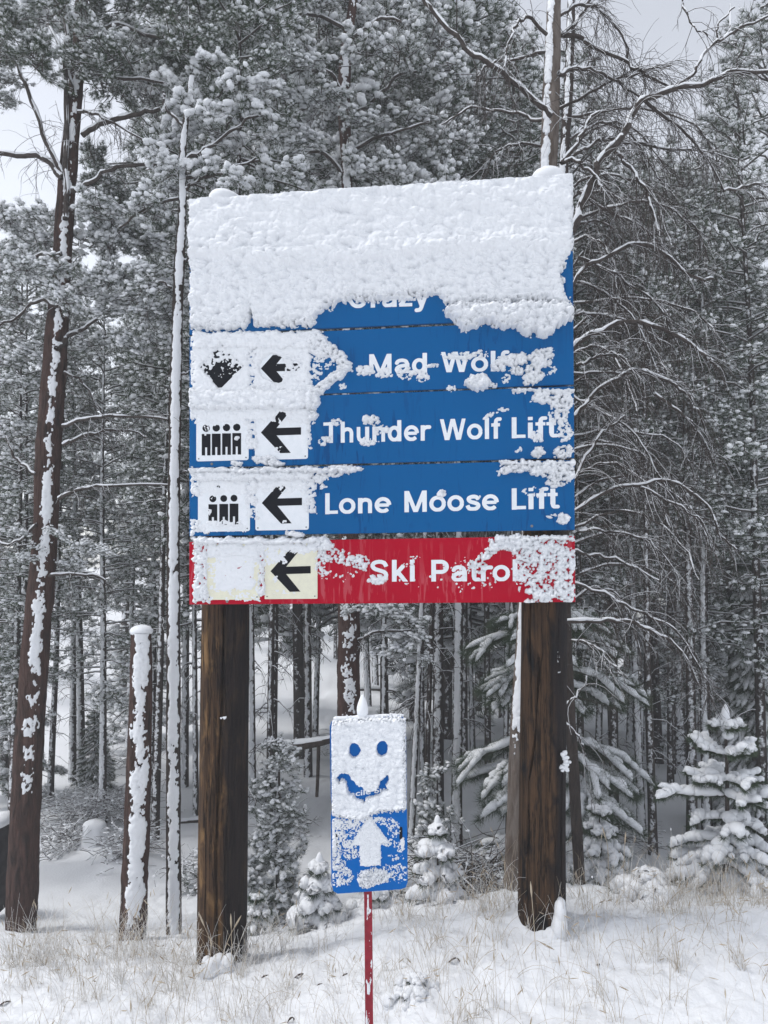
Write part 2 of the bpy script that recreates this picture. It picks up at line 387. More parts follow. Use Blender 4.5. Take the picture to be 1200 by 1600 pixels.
# heavy grotesque capitals and lower case drawn from strokes (cap height 1, x-height .73)
def _arc(cx, cy, rx, ry, a0, a1, n=22):
    a = np.radians(np.linspace(a0, a1, n)); return [(cx+rx*math.cos(t), cy+ry*math.sin(t)) for t in a]
def _cm(*p): return [tuple(q) for q in catmull([(x, y, 0) for x, y in p], 24)[:, :2]]
ARCH = _cm((.18, .44), (.24, .575), (.40, .64), (.56, .59), (.615, .46), (.615, .30))+[(.615, 0)]
GLY = {'L': (.66, 1, [[(.17, 0), (.17, 1)], [(.08, .09), (.64, .09)]]), 'T': (.82, 1, [[(.41, 0), (.41, 1)], [(.03, .91), (.79, .91)]]),
 'W': (1.30, 1, [[(.10, 1.1), (.38, -.1)], [(.37, -.1), (.66, 1.08)], [(.64, 1.08), (.93, -.1)], [(.92, -.1), (1.20, 1.1)]]), 'M': (1.16, 1, [[(.18, 0), (.18, 1)], [(.98, 0), (.98, 1)], [(.17, 1.06), (.60, -.06)], [(.99, 1.06), (.56, -.06)]]),
 'C': (1.0, 1.02, [_arc(.51, .5, .37, .42, 40, 320)]), 'S': (.92, 1.02, [_cm((.76, .69), (.67, .865), (.46, .92), (.24, .86), (.175, .73), (.26, .60), (.47, .52), (.69, .43), (.755, .28), (.66, .125), (.45, .075), (.22, .13), (.13, .32))]),
 'P': (.88, 1, [[(.18, 0), (.18, 1)], [(.18, .91), (.48, .91)]+_arc(.50, .675, .24, .235, 90, -90)+[(.18, .44)]]),
 'a': (.78, .75, [[(.62, 0), (.62, .5)], _cm((.15, .50), (.22, .61), (.38, .655), (.55, .61), (.62, .47)), _cm((.62, .41), (.45, .385), (.24, .33), (.15, .20), (.22, .09), (.36, .07), (.53, .13), (.62, .26))]),
 'd': (.82, 1, [[(.62, 0), (.62, 1)], _arc(.375, .365, .235, .29, 0, 360)]), 'o': (.80, .76, [_arc(.40, .365, .28, .29, 0, 360)]),
 'n': (.79, .75, [[(.18, 0), (.18, .73)], ARCH]), 'h': (.79, 1, [[(.18, 0), (.18, 1)], ARCH]), 'u': (.79, .73, [[(.61, 0), (.61, .75)], [(.18, .75), (.18, .32)]+_cm((.18, .28), (.23, .13), (.37, .09), (.54, .14), (.61, .29))]),
 'r': (.54, .75, [[(.18, 0), (.18, .73)], _cm((.18, .40), (.24, .56), (.36, .63), (.53, .635))]), 'e': (.77, .76, [[(.14, .365), (.66, .365)], _arc(.40, .365, .28, .29, 0, 318)]),
 's': (.73, .76, [_cm((.60, .51), (.52, .625), (.36, .655), (.20, .60), (.175, .51), (.26, .42), (.42, .37), (.57, .30), (.60, .20), (.51, .10), (.36, .075), (.19, .11), (.12, .25))]),
 'l': (.36, 1, [[(.18, 0), (.18, 1)]]), 'i': (.36, 1, [[(.18, 0), (.18, .73)], [(.18, .84), (.18, 1)]]), 'f': (.45, 1.01, [[(.24, 0), (.24, .76)], _cm((.24, .74), (.26, .86), (.33, .92), (.45, .925)), [(.03, .655), (.44, .655)]]),
 't': (.45, .93, [[(.24, .2), (.24, .93)], _cm((.24, .24), (.26, .13), (.32, .085), (.44, .085)), [(.03, .655), (.43, .655)]]), 'k': (.76, 1, [[(.18, 0), (.18, 1)], [(.16, .24), (.58, .74)], [(.32, .46), (.68, -.04)]]),
 'z': (.69, .73, [[(.06, .65), (.63, .65)], [(.05, .08), (.64, .08)], [(.09, .06), (.58, .66)]]), 'y': (.74, .73, [[(.08, .78), (.37, .02)], [(.66, .78), (.40, .08)]+_cm((.40, .08), (.34, -.09), (.27, -.17), (.12, -.185))])}
def glyph_sdf(ch, X, Y):
    adv, top, strokes = GLY[ch]; d = np.full(X.shape, 9.)
    for st in strokes:
        w = .1 if len(st) == 2 and st[0][0] == st[1][0] else (.078 if len(st) == 2 and st[0][1] == st[1][1] else .090)
        for a in range(len(st)-1):
            x0, y0 = st[a]; x1, y1 = st[a+1]; L = math.hypot(x1-x0, y1-y0)
            if L < 1e-6: continue
            ux, uy = (x1-x0)/L, (y1-y0)/L; t = (X-x0)*ux+(Y-y0)*uy; n = np.abs(-(X-x0)*uy+(Y-y0)*ux)
            d = np.minimum(d, np.maximum(n-w, np.maximum(-t, t-L)))
            if 0 < a: d = np.minimum(d, np.hypot(X-x0, Y-y0)-w)
    d = np.maximum(d, Y-top)
    return np.maximum(d, -Y) if ch not in 'y' else d
def WORD(pl, word, x0, x1, yb0, yb1, cap, n=.0022, step=.022):
    ua, va = pl.uv(x0, yb0); ub, vb = pl.uv(x1, yb1); vc = pl.uv((x0+x1)/2, (yb0+yb1)/2-cap)[1]-pl.uv((x0+x1)/2, (yb0+yb1)/2)[1]
    tot = sum(GLY[c][0] for c in word)-.16; k = (ub-ua)/tot; mb = MB(); x = -.08
    for c in word:
        adv = GLY[c][0]; X, Y = np.meshgrid(np.arange(-.04, adv+.06, step), np.arange(-.32, 1.06, step)); d = glyph_sdf(c, X, Y)
        ny, nx = X.shape; dc = (d[:-1, :-1]+d[1:, :-1]+d[:-1, 1:]+d[1:, 1:])/4
        j, i = np.nonzero(dc < 0.0); F = np.stack([j*nx+i, j*nx+i+1, (j+1)*nx+i+1, (j+1)*nx+i], -1)
        gy_, gx_ = np.gradient(d, step); gl = gx_**2+gy_**2+1e-6; m = np.abs(d) < step*1.0; out = d > 0
        mv = (m | (out & (d < step*1.6)))
        cnt = np.zeros(nx*ny); np.add.at(cnt, F.ravel(), 1); bd = (cnt.reshape(ny, nx) < 4) & mv
        Xm = np.where(bd, X-d*gx_/gl, X); Ym = np.where(bd, Y-d*gy_/gl, Y)
        ids, inv = np.unique(F, return_inverse=True); uu = ua+(Xm.ravel()[ids]+x)*k; v_ = va+(vb-va)*(Xm.ravel()[ids]+x)/tot+Ym.ravel()[ids]*vc
        if len(F): mb.add(pl.w(uu, v_, n), inv.reshape(-1, 4))
        x += adv
    return mb
# measured board edges (photo pixels): top-left, top-right, bottom-left, bottom-right
ROWS = [(322, 283, 426, 388), (429, 392, 521, 501), (525, 505, 620, 606), (622, 609, 731, 717), (734, 720, 836, 830), (845, 839, 944, 940)]
vv = []
for tl, tr, bl, br in ROWS:
    vt = (SG.uv(297, tl)[1]+SG.uv(897, tr)[1])/2; vb = (SG.uv(297, bl)[1]+SG.uv(897, br)[1])/2; vv.append((vt, vb))
HT = vv[0][0]
print('sign W,H', SG.W, HT, vv)
BN = .024
boards = []
for i, (vt, vb) in enumerate(vv):
    mb = MB(); prism(mb, SG, [(0, vb), (SG.W, vb), (SG.W, vt), (0, vt)], 0, BN, 0, .003)
    boards.append(part('sign_board', mb, [M_RED if i == 5 else M_BLUE], root, smooth=False, label=[
        'topmost blue board, wholly under a snow crust', 'second blue board, snow down to its lower edge', 'blue board reading Mad Wolf', 'blue board reading Thunder Wolf Lift',
        'blue board reading Lone Moose Lift', 'red board reading Ski Patrol'][i]))
FR = Plane(at(298, 944, 4.2), at(898, 940, 3.98), LEAN); FR.P = SG.P+SG.N*BN
WORDS = [(1, 'Crazy', 545, 669, 482, 478, 34), (2, 'Mad', 577, 668, 584.5, 582.5, 31), (2, 'Wolf', 691, 790.6, 582, 580, 32),
         (3, 'Thunder', 507, 669.5, 692.5, 688.5, 33), (3, 'Wolf', 689, 779, 688, 685.5, 33), (3, 'Lift', 800, 866.7, 685, 683.5, 33),
         (4, 'Lone', 508.6, 608.7, 803.6, 801, 33), (4, 'Moose', 632, 776.7, 800.5, 797, 33.5), (4, 'Lift', 800, 869, 796.5, 794.5, 33.5),
         (5, 'Ski', 578.7, 648, 909, 908.5, 34), (5, 'Patrol', 674, 808.6, 908.6, 908, 34)]
for w in WORDS:
    part('lettering', WORD(FR, *w[1:]), [M_WHITE], boards[w[0]], smooth=False)
for x, y, bi in ((331, 517, 1), (331, 611, 2), (331, 725, 3), (325, 833.5, 4), (355, 940, 5), (831, 822, 4), (842, 699, 3), (839, 849, 5)):
    u, v = FR.uv(x, y); mb = MB(); prism(mb, FR, disc(u, v, .007), -.001, .004, 0, .001); part('bolt', mb, [M_STEEL], boards[bi])
# symbol plates
def plate(x0, x1, yt, yb, m, r=.012):
    xm = (x0+x1)/2; u0 = FR.uv(x0, yb)[0]; u1 = FR.uv(x1, yb)[0]; v0 = FR.uv(xm, yb)[1]; v1 = FR.uv(xm, yt)[1]
    mb = MB(); prism(mb, FR, rrect(u0, u1, v0, v1, r), 0.0005, .004, 0, .0008)
    p = part('symbol_plate', mb, [m], root, smooth=False)
    for uu, v_ in ((u0+.014, v0+.014), (u1-.014, v0+.014), (u0+.014, v1-.014), (u1-.014, v1-.014)):
        mb = MB(); prism(mb, FR, disc(uu, v_, .004, 8), .003, .0058); part('screw', mb, [M_STEEL], p)
    return p
def flat(p, polys, m, name, n=.0042):
    mb = MB()
    for poly in polys:
        prism(mb, FR, [FR.uv(x, y) for x, y in poly], n-.0005, n+.0008)
    return part(name, mb, [m], p, smooth=False)
def arrow(tx, ty, s=1.0):
    q = [(0, 0), (105, 115), (162, 115), (85, 18), (218, 18), (218, -22), (85, -22), (160, -113), (103, -113)]
    return [[(tx+a/3.478*s, ty+b/3.478*s-(a/3.478)*.03) for a, b in q]]
plate(302, 386, 434, 513, M_WHITE); plate(396, 490, 430, 509, M_WHITE)
p = plate(307, 388, 533, 615, M_WHITE); flat(p, [[(343.8, 608.7), (380.6, 572), (346, 537), (313, 574.7)]], M_BLACK, 'diamond_symbol')
p = plate(398, 481, 530, 614, M_WHITE); flat(p, arrow(408, 576), M_BLACK, 'arrow_symbol')
def people(cx, heads, y0, y1, hy, r, hw):
    out = []
    for i, x in enumerate(heads):
        s = -.03*(x-cx)
        out.append([(x+r*math.cos(k/12*6.283), hy+s+r*math.sin(k/12*6.283)) for k in range(12)])
        g = 1.6; yn = y1-12.5
        out.append([(x-hw, y0+s), (x+hw, y0+s), (x+hw, y1+s), (x+g, y1+s), (x+g, yn+s), (x-g, yn+s), (x-g, y1+s), (x-hw, y1+s)])
    return out
p = plate(307, 388.7, 637, 720, M_WHITE); flat(p, people(347, [322.5, 338.3, 354.3, 370.3], 677.5, 711, 668.5, 5.8, 6.8), M_BLACK, 'people_symbol')
t = TX(None, FR, 'QUAD', 330, 358, 655, 654, 6, None, None, n=.0045, off=.02); part('lettering', t, [M_BLACK], p, smooth=False)
p = plate(398.5, 481.3, 634, 718, M_WHITE); flat(p, arrow(408, 676), M_BLACK, 'arrow_symbol')
p = plate(309.6, 390.7, 746, 830.5, M_WHITE); flat(p, people(349, [333, 350, 366], 787.5, 820, 779, 5.4, 6.8), M_BLACK, 'people_symbol')
t = TX(None, FR, 'TRIPLE', 330, 370, 765, 764, 6, None, None, n=.0045, off=.02); part('lettering', t, [M_BLACK], p, smooth=False)
p = plate(399.3, 482.7, 743, 828.4, M_WHITE); flat(p, arrow(409.4, 786), M_BLACK, 'arrow_symbol')
p = plate(323.7, 406, 850, 937, M_CREAM, .004)
flat(p, [[(352, 884), (356, 884), (356, 871), (378, 871), (378, 884), (394, 884), (394, 905), (378, 905), (378, 919), (352, 919), (352, 905), (338, 905), (338, 884)]], M_FADE, 'cross_symbol')
p = plate(413.7, 496.2, 849, 935.8, M_CREAM, .004); flat(p, arrow(423, 892.5), M_BLACK, 'arrow_symbol')

# ---- snow plastered on the sign
def pl_interp(x, pts): a = np.array(pts); return np.interp(x, a[:, 0], a[:, 1])
def snow_field(X, Y, shapes, seed, k=1.0):
    C = np.full(X.shape, -2.); T = np.full(X.shape, 0.); X0, Y0 = X, Y
    X = X0+(3.2*fbm(X0/13, Y0/13, 0, seed+60, 3)+2.0*fbm(X0/4, Y0/4, 0, seed+62, 2))/k; Y = Y0+(3.2*fbm(X0/13, Y0/13, 0, seed+61, 3)+2.0*fbm(X0/4, Y0/4, 0, seed+63, 2))/k
    for s in shapes:
        kind = s[0]
        if kind == 'e':
            _, cx, cy, rx, ry, st, th = s[:7]; rot = math.radians(s[7]) if len(s) > 7 else 0
            dx, dy = X-cx, Y-cy; a = dx*math.cos(rot)+dy*math.sin(rot); b = -dx*math.sin(rot)+dy*math.cos(rot)
            val = np.minimum(st+1.0-((a/rx)**2+(b/ry)**2)*1.25, st)-(.12 if st < .5 else 0)
        elif kind == 'b':
            _, x0, y0, x1, y1, soft, st, th = s
            val = np.minimum(np.minimum(X-x0, x1-X), np.minimum(Y-y0, y1-Y))/soft; val = np.minimum(val, st)
        elif kind == 'f':
            val = s[1](X, Y); th = s[2]
        elif kind == '-e':
            _, cx, cy, rx, ry, st = s[:6]; rot = math.radians(s[6]) if len(s) > 6 else 0
            dx, dy = X-cx, Y-cy; a = dx*math.cos(rot)+dy*math.sin(rot); b = -dx*math.sin(rot)+dy*math.cos(rot)
            m = (a/rx)**2+(b/ry)**2; C = np.where(m < 1, np.minimum(C, st+(1-st)*0), C); C = np.where((m >= 1) & (m < 1.6), np.minimum(C, st+(m-1)/.6*(1.2-st)), C); continue
        elif kind == '-f':
            C = np.minimum(C, s[1](X, Y)); continue
        up = val > C; T = np.where(up, th, T); C = np.maximum(C, val)
    X, Y = X0, Y0; n = .8*fbm(X/6*k, Y/6*k, 0, seed, 4)+.95*(puffs(X/4.6*k, Y/4.2*k, seed+3)-.72)*1.6-.06
    return C, C+n*np.where(C > 1, .6, 1.15), T
TOPB = [(290, 515), (300, 514), (345, 514), (386, 510), (391, 496), (394, 484), (397, 498), (400, 510), (450, 509), (487, 508), (497, 497), (508, 481), (530, 474), (552, 467), (575, 469), (595, 471), (620, 468), (649, 464), (670, 462), (682, 459), (690, 466), (696, 472), (702, 480), (730, 478), (760, 474), (800, 476), (850, 470), (880, 480), (900, 480)]
RTB = [(283, 895), (383, 895), (390, 891), (405, 883), (429, 878), (450, 882), (477, 887), (500, 893)]
def top_mass(X, Y):
    yb = pl_interp(X, TOPB); xr = pl_interp(Y, RTB)
    return np.minimum(np.minimum((yb-Y)/9, (xr-X)/7), np.minimum((X-299)/3, 2))
def lobe(X, Y):
    yb = pl_interp(X, [(690, 480), (698, 495), (712, 506), (725, 521), (738, 514), (760, 506), (785, 512), (805, 511), (820, 524), (835, 520), (845, 528), (860, 524), (870, 512), (893, 500), (900, 490)])
    yt = pl_interp(X, [(690, 486), (700, 478), (740, 474), (880, 472), (895, 490)])
    return np.minimum(np.minimum((yb-Y)/6, (Y-yt+3*vn(X/9, 1, 0, 99))/8), np.minimum((X-696)/5, (895-X)/5))
S3 = [('f', top_mass, 1.0), ('f', lobe, 1.5),
      # row 3
      ('b', 302, 519, 486, 548, 4, 1.6, .7), ('b', 302, 540, 392, 625, 5, 1.1, .45), ('b', 396, 540, 486, 625, 5, 1.0, .45), ('b', 298, 525, 305, 600, 3, .1, .3), ('b', 384, 560, 400, 606, 4, .05, .4),
      ('-f', lambda X, Y: np.where(np.abs(X-346.5)+np.abs(Y-573)*.97 < 35, .0-.9*(Y-566)/36+.25*(X < 330), 9)), ('-e', 425, 574, 19, 17, -.75), ('-e', 448, 570, 20, 10, .0), ('-e', 432, 590, 9, 7, -.8),
      ('b', 395, 598, 484, 612, 4, .5, .3),
      ('e', 488, 530, 18, 12, .9, .8), ('e', 500, 545, 16, 12, .5, .8), ('e', 516, 548, 14, 10, .35, .8, 40), ('e', 532, 560, 12, 8, .5, .8, 40), ('e', 540, 574, 10, 8, .7, .9), ('e', 526, 587, 18, 6, .6, .8, -30), ('e', 505, 603, 14, 6, .7, .8, -25), ('e', 494, 575, 12, 22, -.1, .5), ('e', 510, 574, 16, 14, -.35, .5),
      ('e', 535, 602, 7, 4, .1, .4),
      ('e', 570, 578, 14, 7, .3, .6), ('e', 600, 584, 14, 7, -.15, .5), ('e', 635, 583, 14, 9, .1, .5), ('e', 660, 588, 10, 10, .1, .5), ('e', 676, 572, 8, 3, .3, .5), ('e', 703, 556, 20, 6, -.1, .6), ('e', 725, 558, 14, 7, -.1, .6), ('e', 750, 554, 14, 7, .0, .6), ('e', 780, 572, 12, 9, .2, .8), ('e', 800, 563, 24, 9, .5, .8, -8), ('e', 808, 580, 10, 7, .3, .8), ('e', 845, 555, 20, 9, .45, .9, -20), ('e', 840, 572, 22, 8, .3, .9, -25), ('e', 834, 590, 16, 9, .5, .9, -20), ('e', 747, 598, 15, 9, 1.1, 1.3), ('e', 770, 600, 8, 7, .1, .7), ('e', 710, 607, 14, 6, -.1, .5), ('e', 790, 592, 8, 8, -.05, .5), ('e', 862, 580, 8, 10, -.1, .5),
      # row 4
      ('b', 299, 606, 492, 641, 5, 1.6, .9), ('e', 484, 612, 16, 8, .8, .9), ('e', 488, 625, 10, 12, .7, .8), ('b', 308, 636, 486, 660, 10, .9, .3), ('b', 298, 610, 310, 655, 4, .1, .4), ('b', 386, 640, 400, 700, 4, .25, .5), ('b', 480, 640, 486, 700, 2, .15, .5), ('e', 488, 650, 8, 6, .6, .9), ('e', 415, 718, 16, 5, .5, .8), ('e', 428, 724, 14, 4, .5, .9), ('e', 370, 724, 10, 4, .3, .6), ('-e', 440, 655, 9, 10, -.2), ('-e', 425, 670, 12, 10, -1), ('e', 436, 702, 8, 5, .0, .3), ('e', 322, 668, 5, 5, .2, .2), ('e', 338, 663, 5, 3, .1, .2), ('e', 370, 684, 3, 3, .6, .5), ('e', 318, 678, 5, 3, .1, .3),
      ('e', 508, 688, 12, 8, .0, .7, -30), ('e', 525, 660, 8, 6, .0, .6), ('e', 580, 657, 14, 6, .35, .8), ('e', 595, 672, 14, 8, .0, .6), ('e', 575, 690, 14, 6, -.15, .5), ('e', 770, 646, 18, 4, .1, .5, -30), ('e', 790, 640, 6, 3, .2, .5),
      ('b', 800, 608, 898, 614, 2.5, 1.0, .8), ('e', 850, 622, 22, 9, .3, .8), ('e', 878, 626, 17, 16, .45, .9), ('e', 874, 650, 16, 14, .1, .7), ('e', 882, 675, 12, 16, .05, .6), ('e', 880, 705, 14, 9, .35, .9), ('e', 841, 706, 9, 7, .5, .9), ('e', 812, 704, 6, 6, -.2, .5), ('e', 838, 682, 8, 10, -.1, .5),
      # row 5
      ('b', 299, 731, 545, 739, 3, 1.5, 1.1), ('e', 535, 733, 26, 4, .8, .9), ('e', 520, 740, 16, 5, .1, .7), ('b', 305, 736, 490, 752, 5, 1.2, .8), ('b', 300, 736, 312, 775, 4, .25, .5), ('b', 311, 748, 388, 773, 8, .75, .25), ('b', 400, 748, 480, 768, 9, .8, .3), ('b', 386, 750, 402, 765, 3, .7, .6), ('b', 386, 765, 402, 812, 4, -.05, .5), ('b', 480, 745, 492, 800, 4, .1, .6), ('e', 500, 748, 12, 8, .2, .6), ('-e', 438, 768, 10, 7, -.3), ('e', 450, 755, 8, 6, .2, .3), ('-e', 425, 778, 10, 8, -1), ('e', 333, 778, 5, 5, -.1, .2), ('e', 350, 776, 5, 5, -.1, .2), ('b', 325, 814, 375, 823, 3, .2, .3), ('e', 327, 800, 3, 5, .05, .3), ('b', 312, 820, 388, 830, 4, .15, .2), ('e', 460, 834, 12, 4, .8, .9), ('e', 440, 815, 10, 4, -.1, .3), ('b', 299, 812, 312, 834, 4, .2, .5), ('e', 505, 762, 6, 3, .2, .5),
      ('b', 782, 720, 898, 727, 2.5, 1.2, 1.0), ('e', 805, 733, 24, 6, .6, 1, -8), ('e', 850, 732, 22, 9, .6, 1), ('e', 878, 738, 18, 13, .5, 1), ('e', 870, 752, 16, 9, .3, .9), ('e', 880, 810, 9, 7, .5, .9), ('e', 862, 806, 8, 3, .1, .5), ('e', 690, 771, 6, 5, .5, .6), ('e', 750, 775, 5, 4, -.1, .5), ('e', 835, 770, 20, 10, -.4, .5),
      # red row
      ('b', 301, 841, 500, 850, 3, 1.4, .9), ('b', 303, 845, 325, 940, 3, .25, .6), ('b', 325, 850, 405, 936, 4, .0, .10), ('b', 334, 866, 398, 922, 4, .95, .2), ('b', 325, 848, 405, 872, 6, 1.0, .4), ('b', 400, 845, 414, 862, 4, .9, .6), ('b', 404, 862, 414, 930, 2, .05, .6), ('b', 414, 848, 495, 862, 6, .9, .35), ('-e', 452, 868, 9, 7, -.4), ('b', 414, 860, 448, 880, 8, .5, .2), ('e', 430, 905, 5, 5, .3, .2), ('e', 436, 925, 30, 4, -.1, .15),
      ('e', 505, 852, 12, 10, .5, .8), ('e', 515, 868, 18, 12, .0, .7), ('e', 502, 885, 10, 18, .0, .6), ('e', 540, 872, 20, 12, -.1, .7), ('e', 563, 878, 14, 12, .1, .7), ('e', 530, 895, 30, 14, -.35, .5), ('e', 590, 905, 14, 8, .2, .5), ('e', 650, 890, 40, 30, -.62, .5), ('e', 720, 905, 60, 22, -.5, .55), ('e', 700, 880, 50, 10, -.6, .5),
      ('b', 773, 838, 899, 844, 2.5, 1.3, .9), ('e', 765, 862, 22, 7, .2, .9, -35), ('e', 745, 885, 14, 12, -.1, .8), ('e', 800, 850, 30, 10, .5, .9), ('e', 840, 860, 40, 20, .25, .8), ('e', 870, 880, 30, 34, .15, .8), ('e', 855, 915, 36, 24, .1, .8), ('e', 845, 935, 30, 8, .4, .9, -20), ('e', 812, 900, 7, 22, .1, .7), ('e', 885, 925, 14, 18, .2, .8), ('e', 825, 890, 22, 22, .0, .8)]
def clump_h(X, Y, s):
    X2 = X+3*fbm(X/20, Y/20, 0, s+40, 2); Y2 = Y+3*fbm(X/20, Y/20, 0, s+41, 2)
    return .52*puffs(X2/15, Y2/10, s)**2+.34*puffs(X2/8, Y2/6, s+1)**2+.14*puffs(X2/4, Y2/3.4, s+2)**1.5
def snow_sheet(pl, u0, u1, v0, v1, step, shapes, seed, extra=None, nbase=.0, hs=1.0, kk=1.0):
    us = np.arange(u0, u1+step, step); vs_ = np.arange(v0, v1+step, step); U, V = np.meshgrid(us, vs_)
    X, Y = pl.px(U, V, 0); C, D, T = snow_field(X, Y, shapes, seed, kk)
    cl = clump_h(X*kk, Y*kk, seed+7)
    edge = np.sqrt(np.clip(D/1.2, 0, 1)) if True else 0
    h = np.where(D > 0, edge*(.003+.060*cl)*(.10+.90*T**1.5)*hs, np.maximum(D, -1)*.01)
    if extra is not None: h = extra(X, Y, U, V, h, D)
    h = np.maximum(h, -.004)
    keep = h > 0
    ny, nx = h.shape; q = keep[:-1, :-1] | keep[1:, :-1] | keep[:-1, 1:] | keep[1:, 1:]
    j, i = np.nonzero(q); F = np.stack([j*nx+i, j*nx+i+1, (j+1)*nx+i+1, (j+1)*nx+i], -1)
    P = pl.w(U, V, nbase+h).reshape(-1, 3)
    return P, F, V.ravel()
def ex(X, Y, U, V, h, D):
    # ledge where the snow of the top board hangs over the second, and the shelf over board three
    yl = np.interp(X, [297, 500, 700, 895], [408, 408, 398, 386]); d = (yl-Y)
    d = d+9*fbm(X/45, Y*0, 0, 91, 3); led = (.4+.6*sstep(vn(X/50, 3, 0, 94)*1.5+.6))*np.where(D > 0, .010*np.exp(-(np.clip(d, 0, 99)/14)**2)*(d > 0)+.010*np.exp(-(np.clip(-d, 0, 99)/9)**2)*(d <= 0), 0); tw = sstep((d+10)/20)
    tt = np.where(D > 0, tw, 0)
    ro = .35+.65*sstep((Y-345+25*vn(X/60, Y/40, 0, 95))/60); Xd = X+5*vn(X/18, Y/18, 0, 96); Yd = Y+5*vn(X/18, Y/18, 0, 97)
    sm = .004+.014*fbm(X/45, Y/26, 0, 77, 3)+.030*puffs(Xd/26, Yd/14, 78)**1.5+(.3+.7*ro)*(.034*puffs(Xd/11, Yd/8, 79)**1.5+.015*puffs(X/5.5, Y/4.2, 80))
    h = np.where(tt > 0, tt*(h*.3+sm)*np.clip(D, 0, 1)**.5+(1-tt)*h, h)+led*np.clip(D, 0, 1)
    lb = lobe(X, Y); h = np.where(lb > 0, h+.020*np.clip(lb, 0, 1)*np.clip(1.2-(Y-478)/45, .2, 1), h)
    return h
P, F, vq = snow_sheet(FR, .008, SG.W-.003, 0.001, HT, .0034, S3, 5, ex)
fv = vq[F[:, 0]]
cuts = [HT+1, vv[1][1]-.07, vv[2][1]+.002, vv[3][1]+.002, vv[4][1]+.002, -1]
for k in range(5):
    sel = (fv < cuts[k]) & (fv >= cuts[k+1])
    if k == 0: pass
    f = F[sel]; ids, inv = np.unique(f, return_inverse=True)
    mb = MB(); mb.add(P[ids], inv.reshape(-1, 4)); part('snow_crust', mb, [M_SNOW], root, kind='stuff')
# rounded snow along the top edge, wrapping over the board's thickness
us = np.arange(.007, SG.W-.002, .004); rows = []
X, Y = FR.px(us, np.full_like(us, HT)); base = .020+.008*fbm(X/40, Y/26, 0, 77, 3)+.004*puffs(X/11, Y*0+3.1, 78)
tophi = .016+.008*fbm(us*5, us*0, 0, 31, 3)
endf = np.clip(np.minimum(us, SG.W-us)/.02, .15, 1)**.5
for a in np.linspace(0, math.pi, 12):
    c = math.cos(a); n = np.where(c > 0, base*c, (BN+.006)*c); rows.append(SG.w(us, HT-.001+tophi*math.sin(a)*endf*(1+.15*vn(us*60, a*3)), BN+n))
V = np.stack(rows); ny, nx = V.shape[:2]; j, i = np.meshgrid(np.arange(ny-1), np.arange(nx-1), indexing='ij')
mb = MB(); mb.add(V, np.stack([j*nx+i, j*nx+i+1, (j+1)*nx+i+1, (j+1)*nx+i], -1).reshape(-1, 4)); part('snow_ridge', mb, [M_SNOW], root)
# thin snow lines caught on the lower board tops are in the crust; posts:
def post(pxb, pyb, Y0, pxm, pym, pxt, wb, wm, wt, cracks, m, seed, notch=None):
    pb = at(pxb, pyb, Y0); pm = at(pxm, pym, Y0); ztop = SG.w(0, HT, 0)[2]+.052+(0 if seed == 3 else SG.U.z*SG.W)
    pt = at(pxt, 305, Y0-math.tan(LEAN)*HT); YL = lambda z: Y0-math.tan(LEAN)*(z-SG.P.z); s = Y0/CP/FPX*1.0
    rb, rm, rt = wb*.5*s*1.0, wm*.5*s*1.02, wt*.5*s
    zs = np.concatenate([np.arange(pb.z-.5, SG.P.z+.1, .012), np.linspace(SG.P.z+.1, ztop, 40)]); ns = 300
    cx = np.interp(zs, [pb.z, pm.z, pt.z], [pb.x, pm.x, pt.x]); rr = np.interp(zs, [pb.z, pm.z, ztop], [rb, rm, rt])
    a = np.arange(ns)/ns*6.28318; A, Z = np.meshgrid(a, zs)
    R = rr[:, None]*(1+.03*vn(np.cos(A)*2, np.sin(A)*2, Z*1.2, seed)+.010*fbm(np.cos(A)*9, np.sin(A)*9, Z*2, seed+4, 3))
    for pts, wd, dp in cracks:                       # (z, angle offset from facing, ...) splits running down the log
        zc = [q[0]*(SG.P.z-pb.z)/1.86+pb.z for q in pts]; ac = [q[1] for q in pts]; an = np.interp(Z, zc, ac)+.025*vn(Z*14, 1.7, 0, seed+9)+.02*vn(Z*3, 9.7, 0, seed+2)-math.pi/2
        d = np.abs((A-an+math.pi) % (2*math.pi)-math.pi)
        inn = sstep((Z-min(zc))/.12)*sstep((max(zc)-Z)/.12); wv = 1.5*wd*(.6+.5*vn(Z*5, .3, 0, seed))
        R = R-dp*inn*np.clip(1-d/np.maximum(wv, .004), 0, 1)**.6
    V = np.stack([cx[:, None]+R*np.cos(A), YL(Z)+R*np.sin(A), Z], -1)
    nz = len(zs); j, i = np.meshgrid(np.arange(nz-1), np.arange(ns), indexing='ij')
    F = np.stack([j*ns+i, j*ns+(i+1) % ns, (j+1)*ns+(i+1) % ns, (j+1)*ns+i], -1).reshape(-1, 4)
    mb = MB(); mb.add(V, [F, np.arange((nz-1)*ns, nz*ns)[None]])
    me = mb.mesh('post', [m], (cx[0], Y0, 0), True)
    o = link('post', me, root); o.location = Vector((cx[0], Y0, 0))-ORG[root.name]; ORG[o.name] = Vector((cx[0], Y0, 0))
    # snow cap
    mb = MB(); v, f = ICO[2]; v = v.copy(); v[:, 2] = np.clip(v[:, 2], -.6, .5)*1.25; v[:, :2] *= 1.12; r = rt*.92
    n_ = 1+.06*fbm(v[:, 0]*2, v[:, 1]*2, v[:, 2]*2, seed)
    mb.add(np.array([cx[-1], YL(ztop), ztop+.034])+v*np.array([r*1.1, r*1.1, .066])*n_[:, None], f); part('snow_cap', mb, [M_SNOW], o)
    return o, rr
MW0 = wood_mat('soaked_log_left', .02, 0); MW1 = wood_mat('soaked_log_right', .045, 1)
PL_Y = 4.2+.02+.12+.0; PR_Y = 3.98+.05+.115
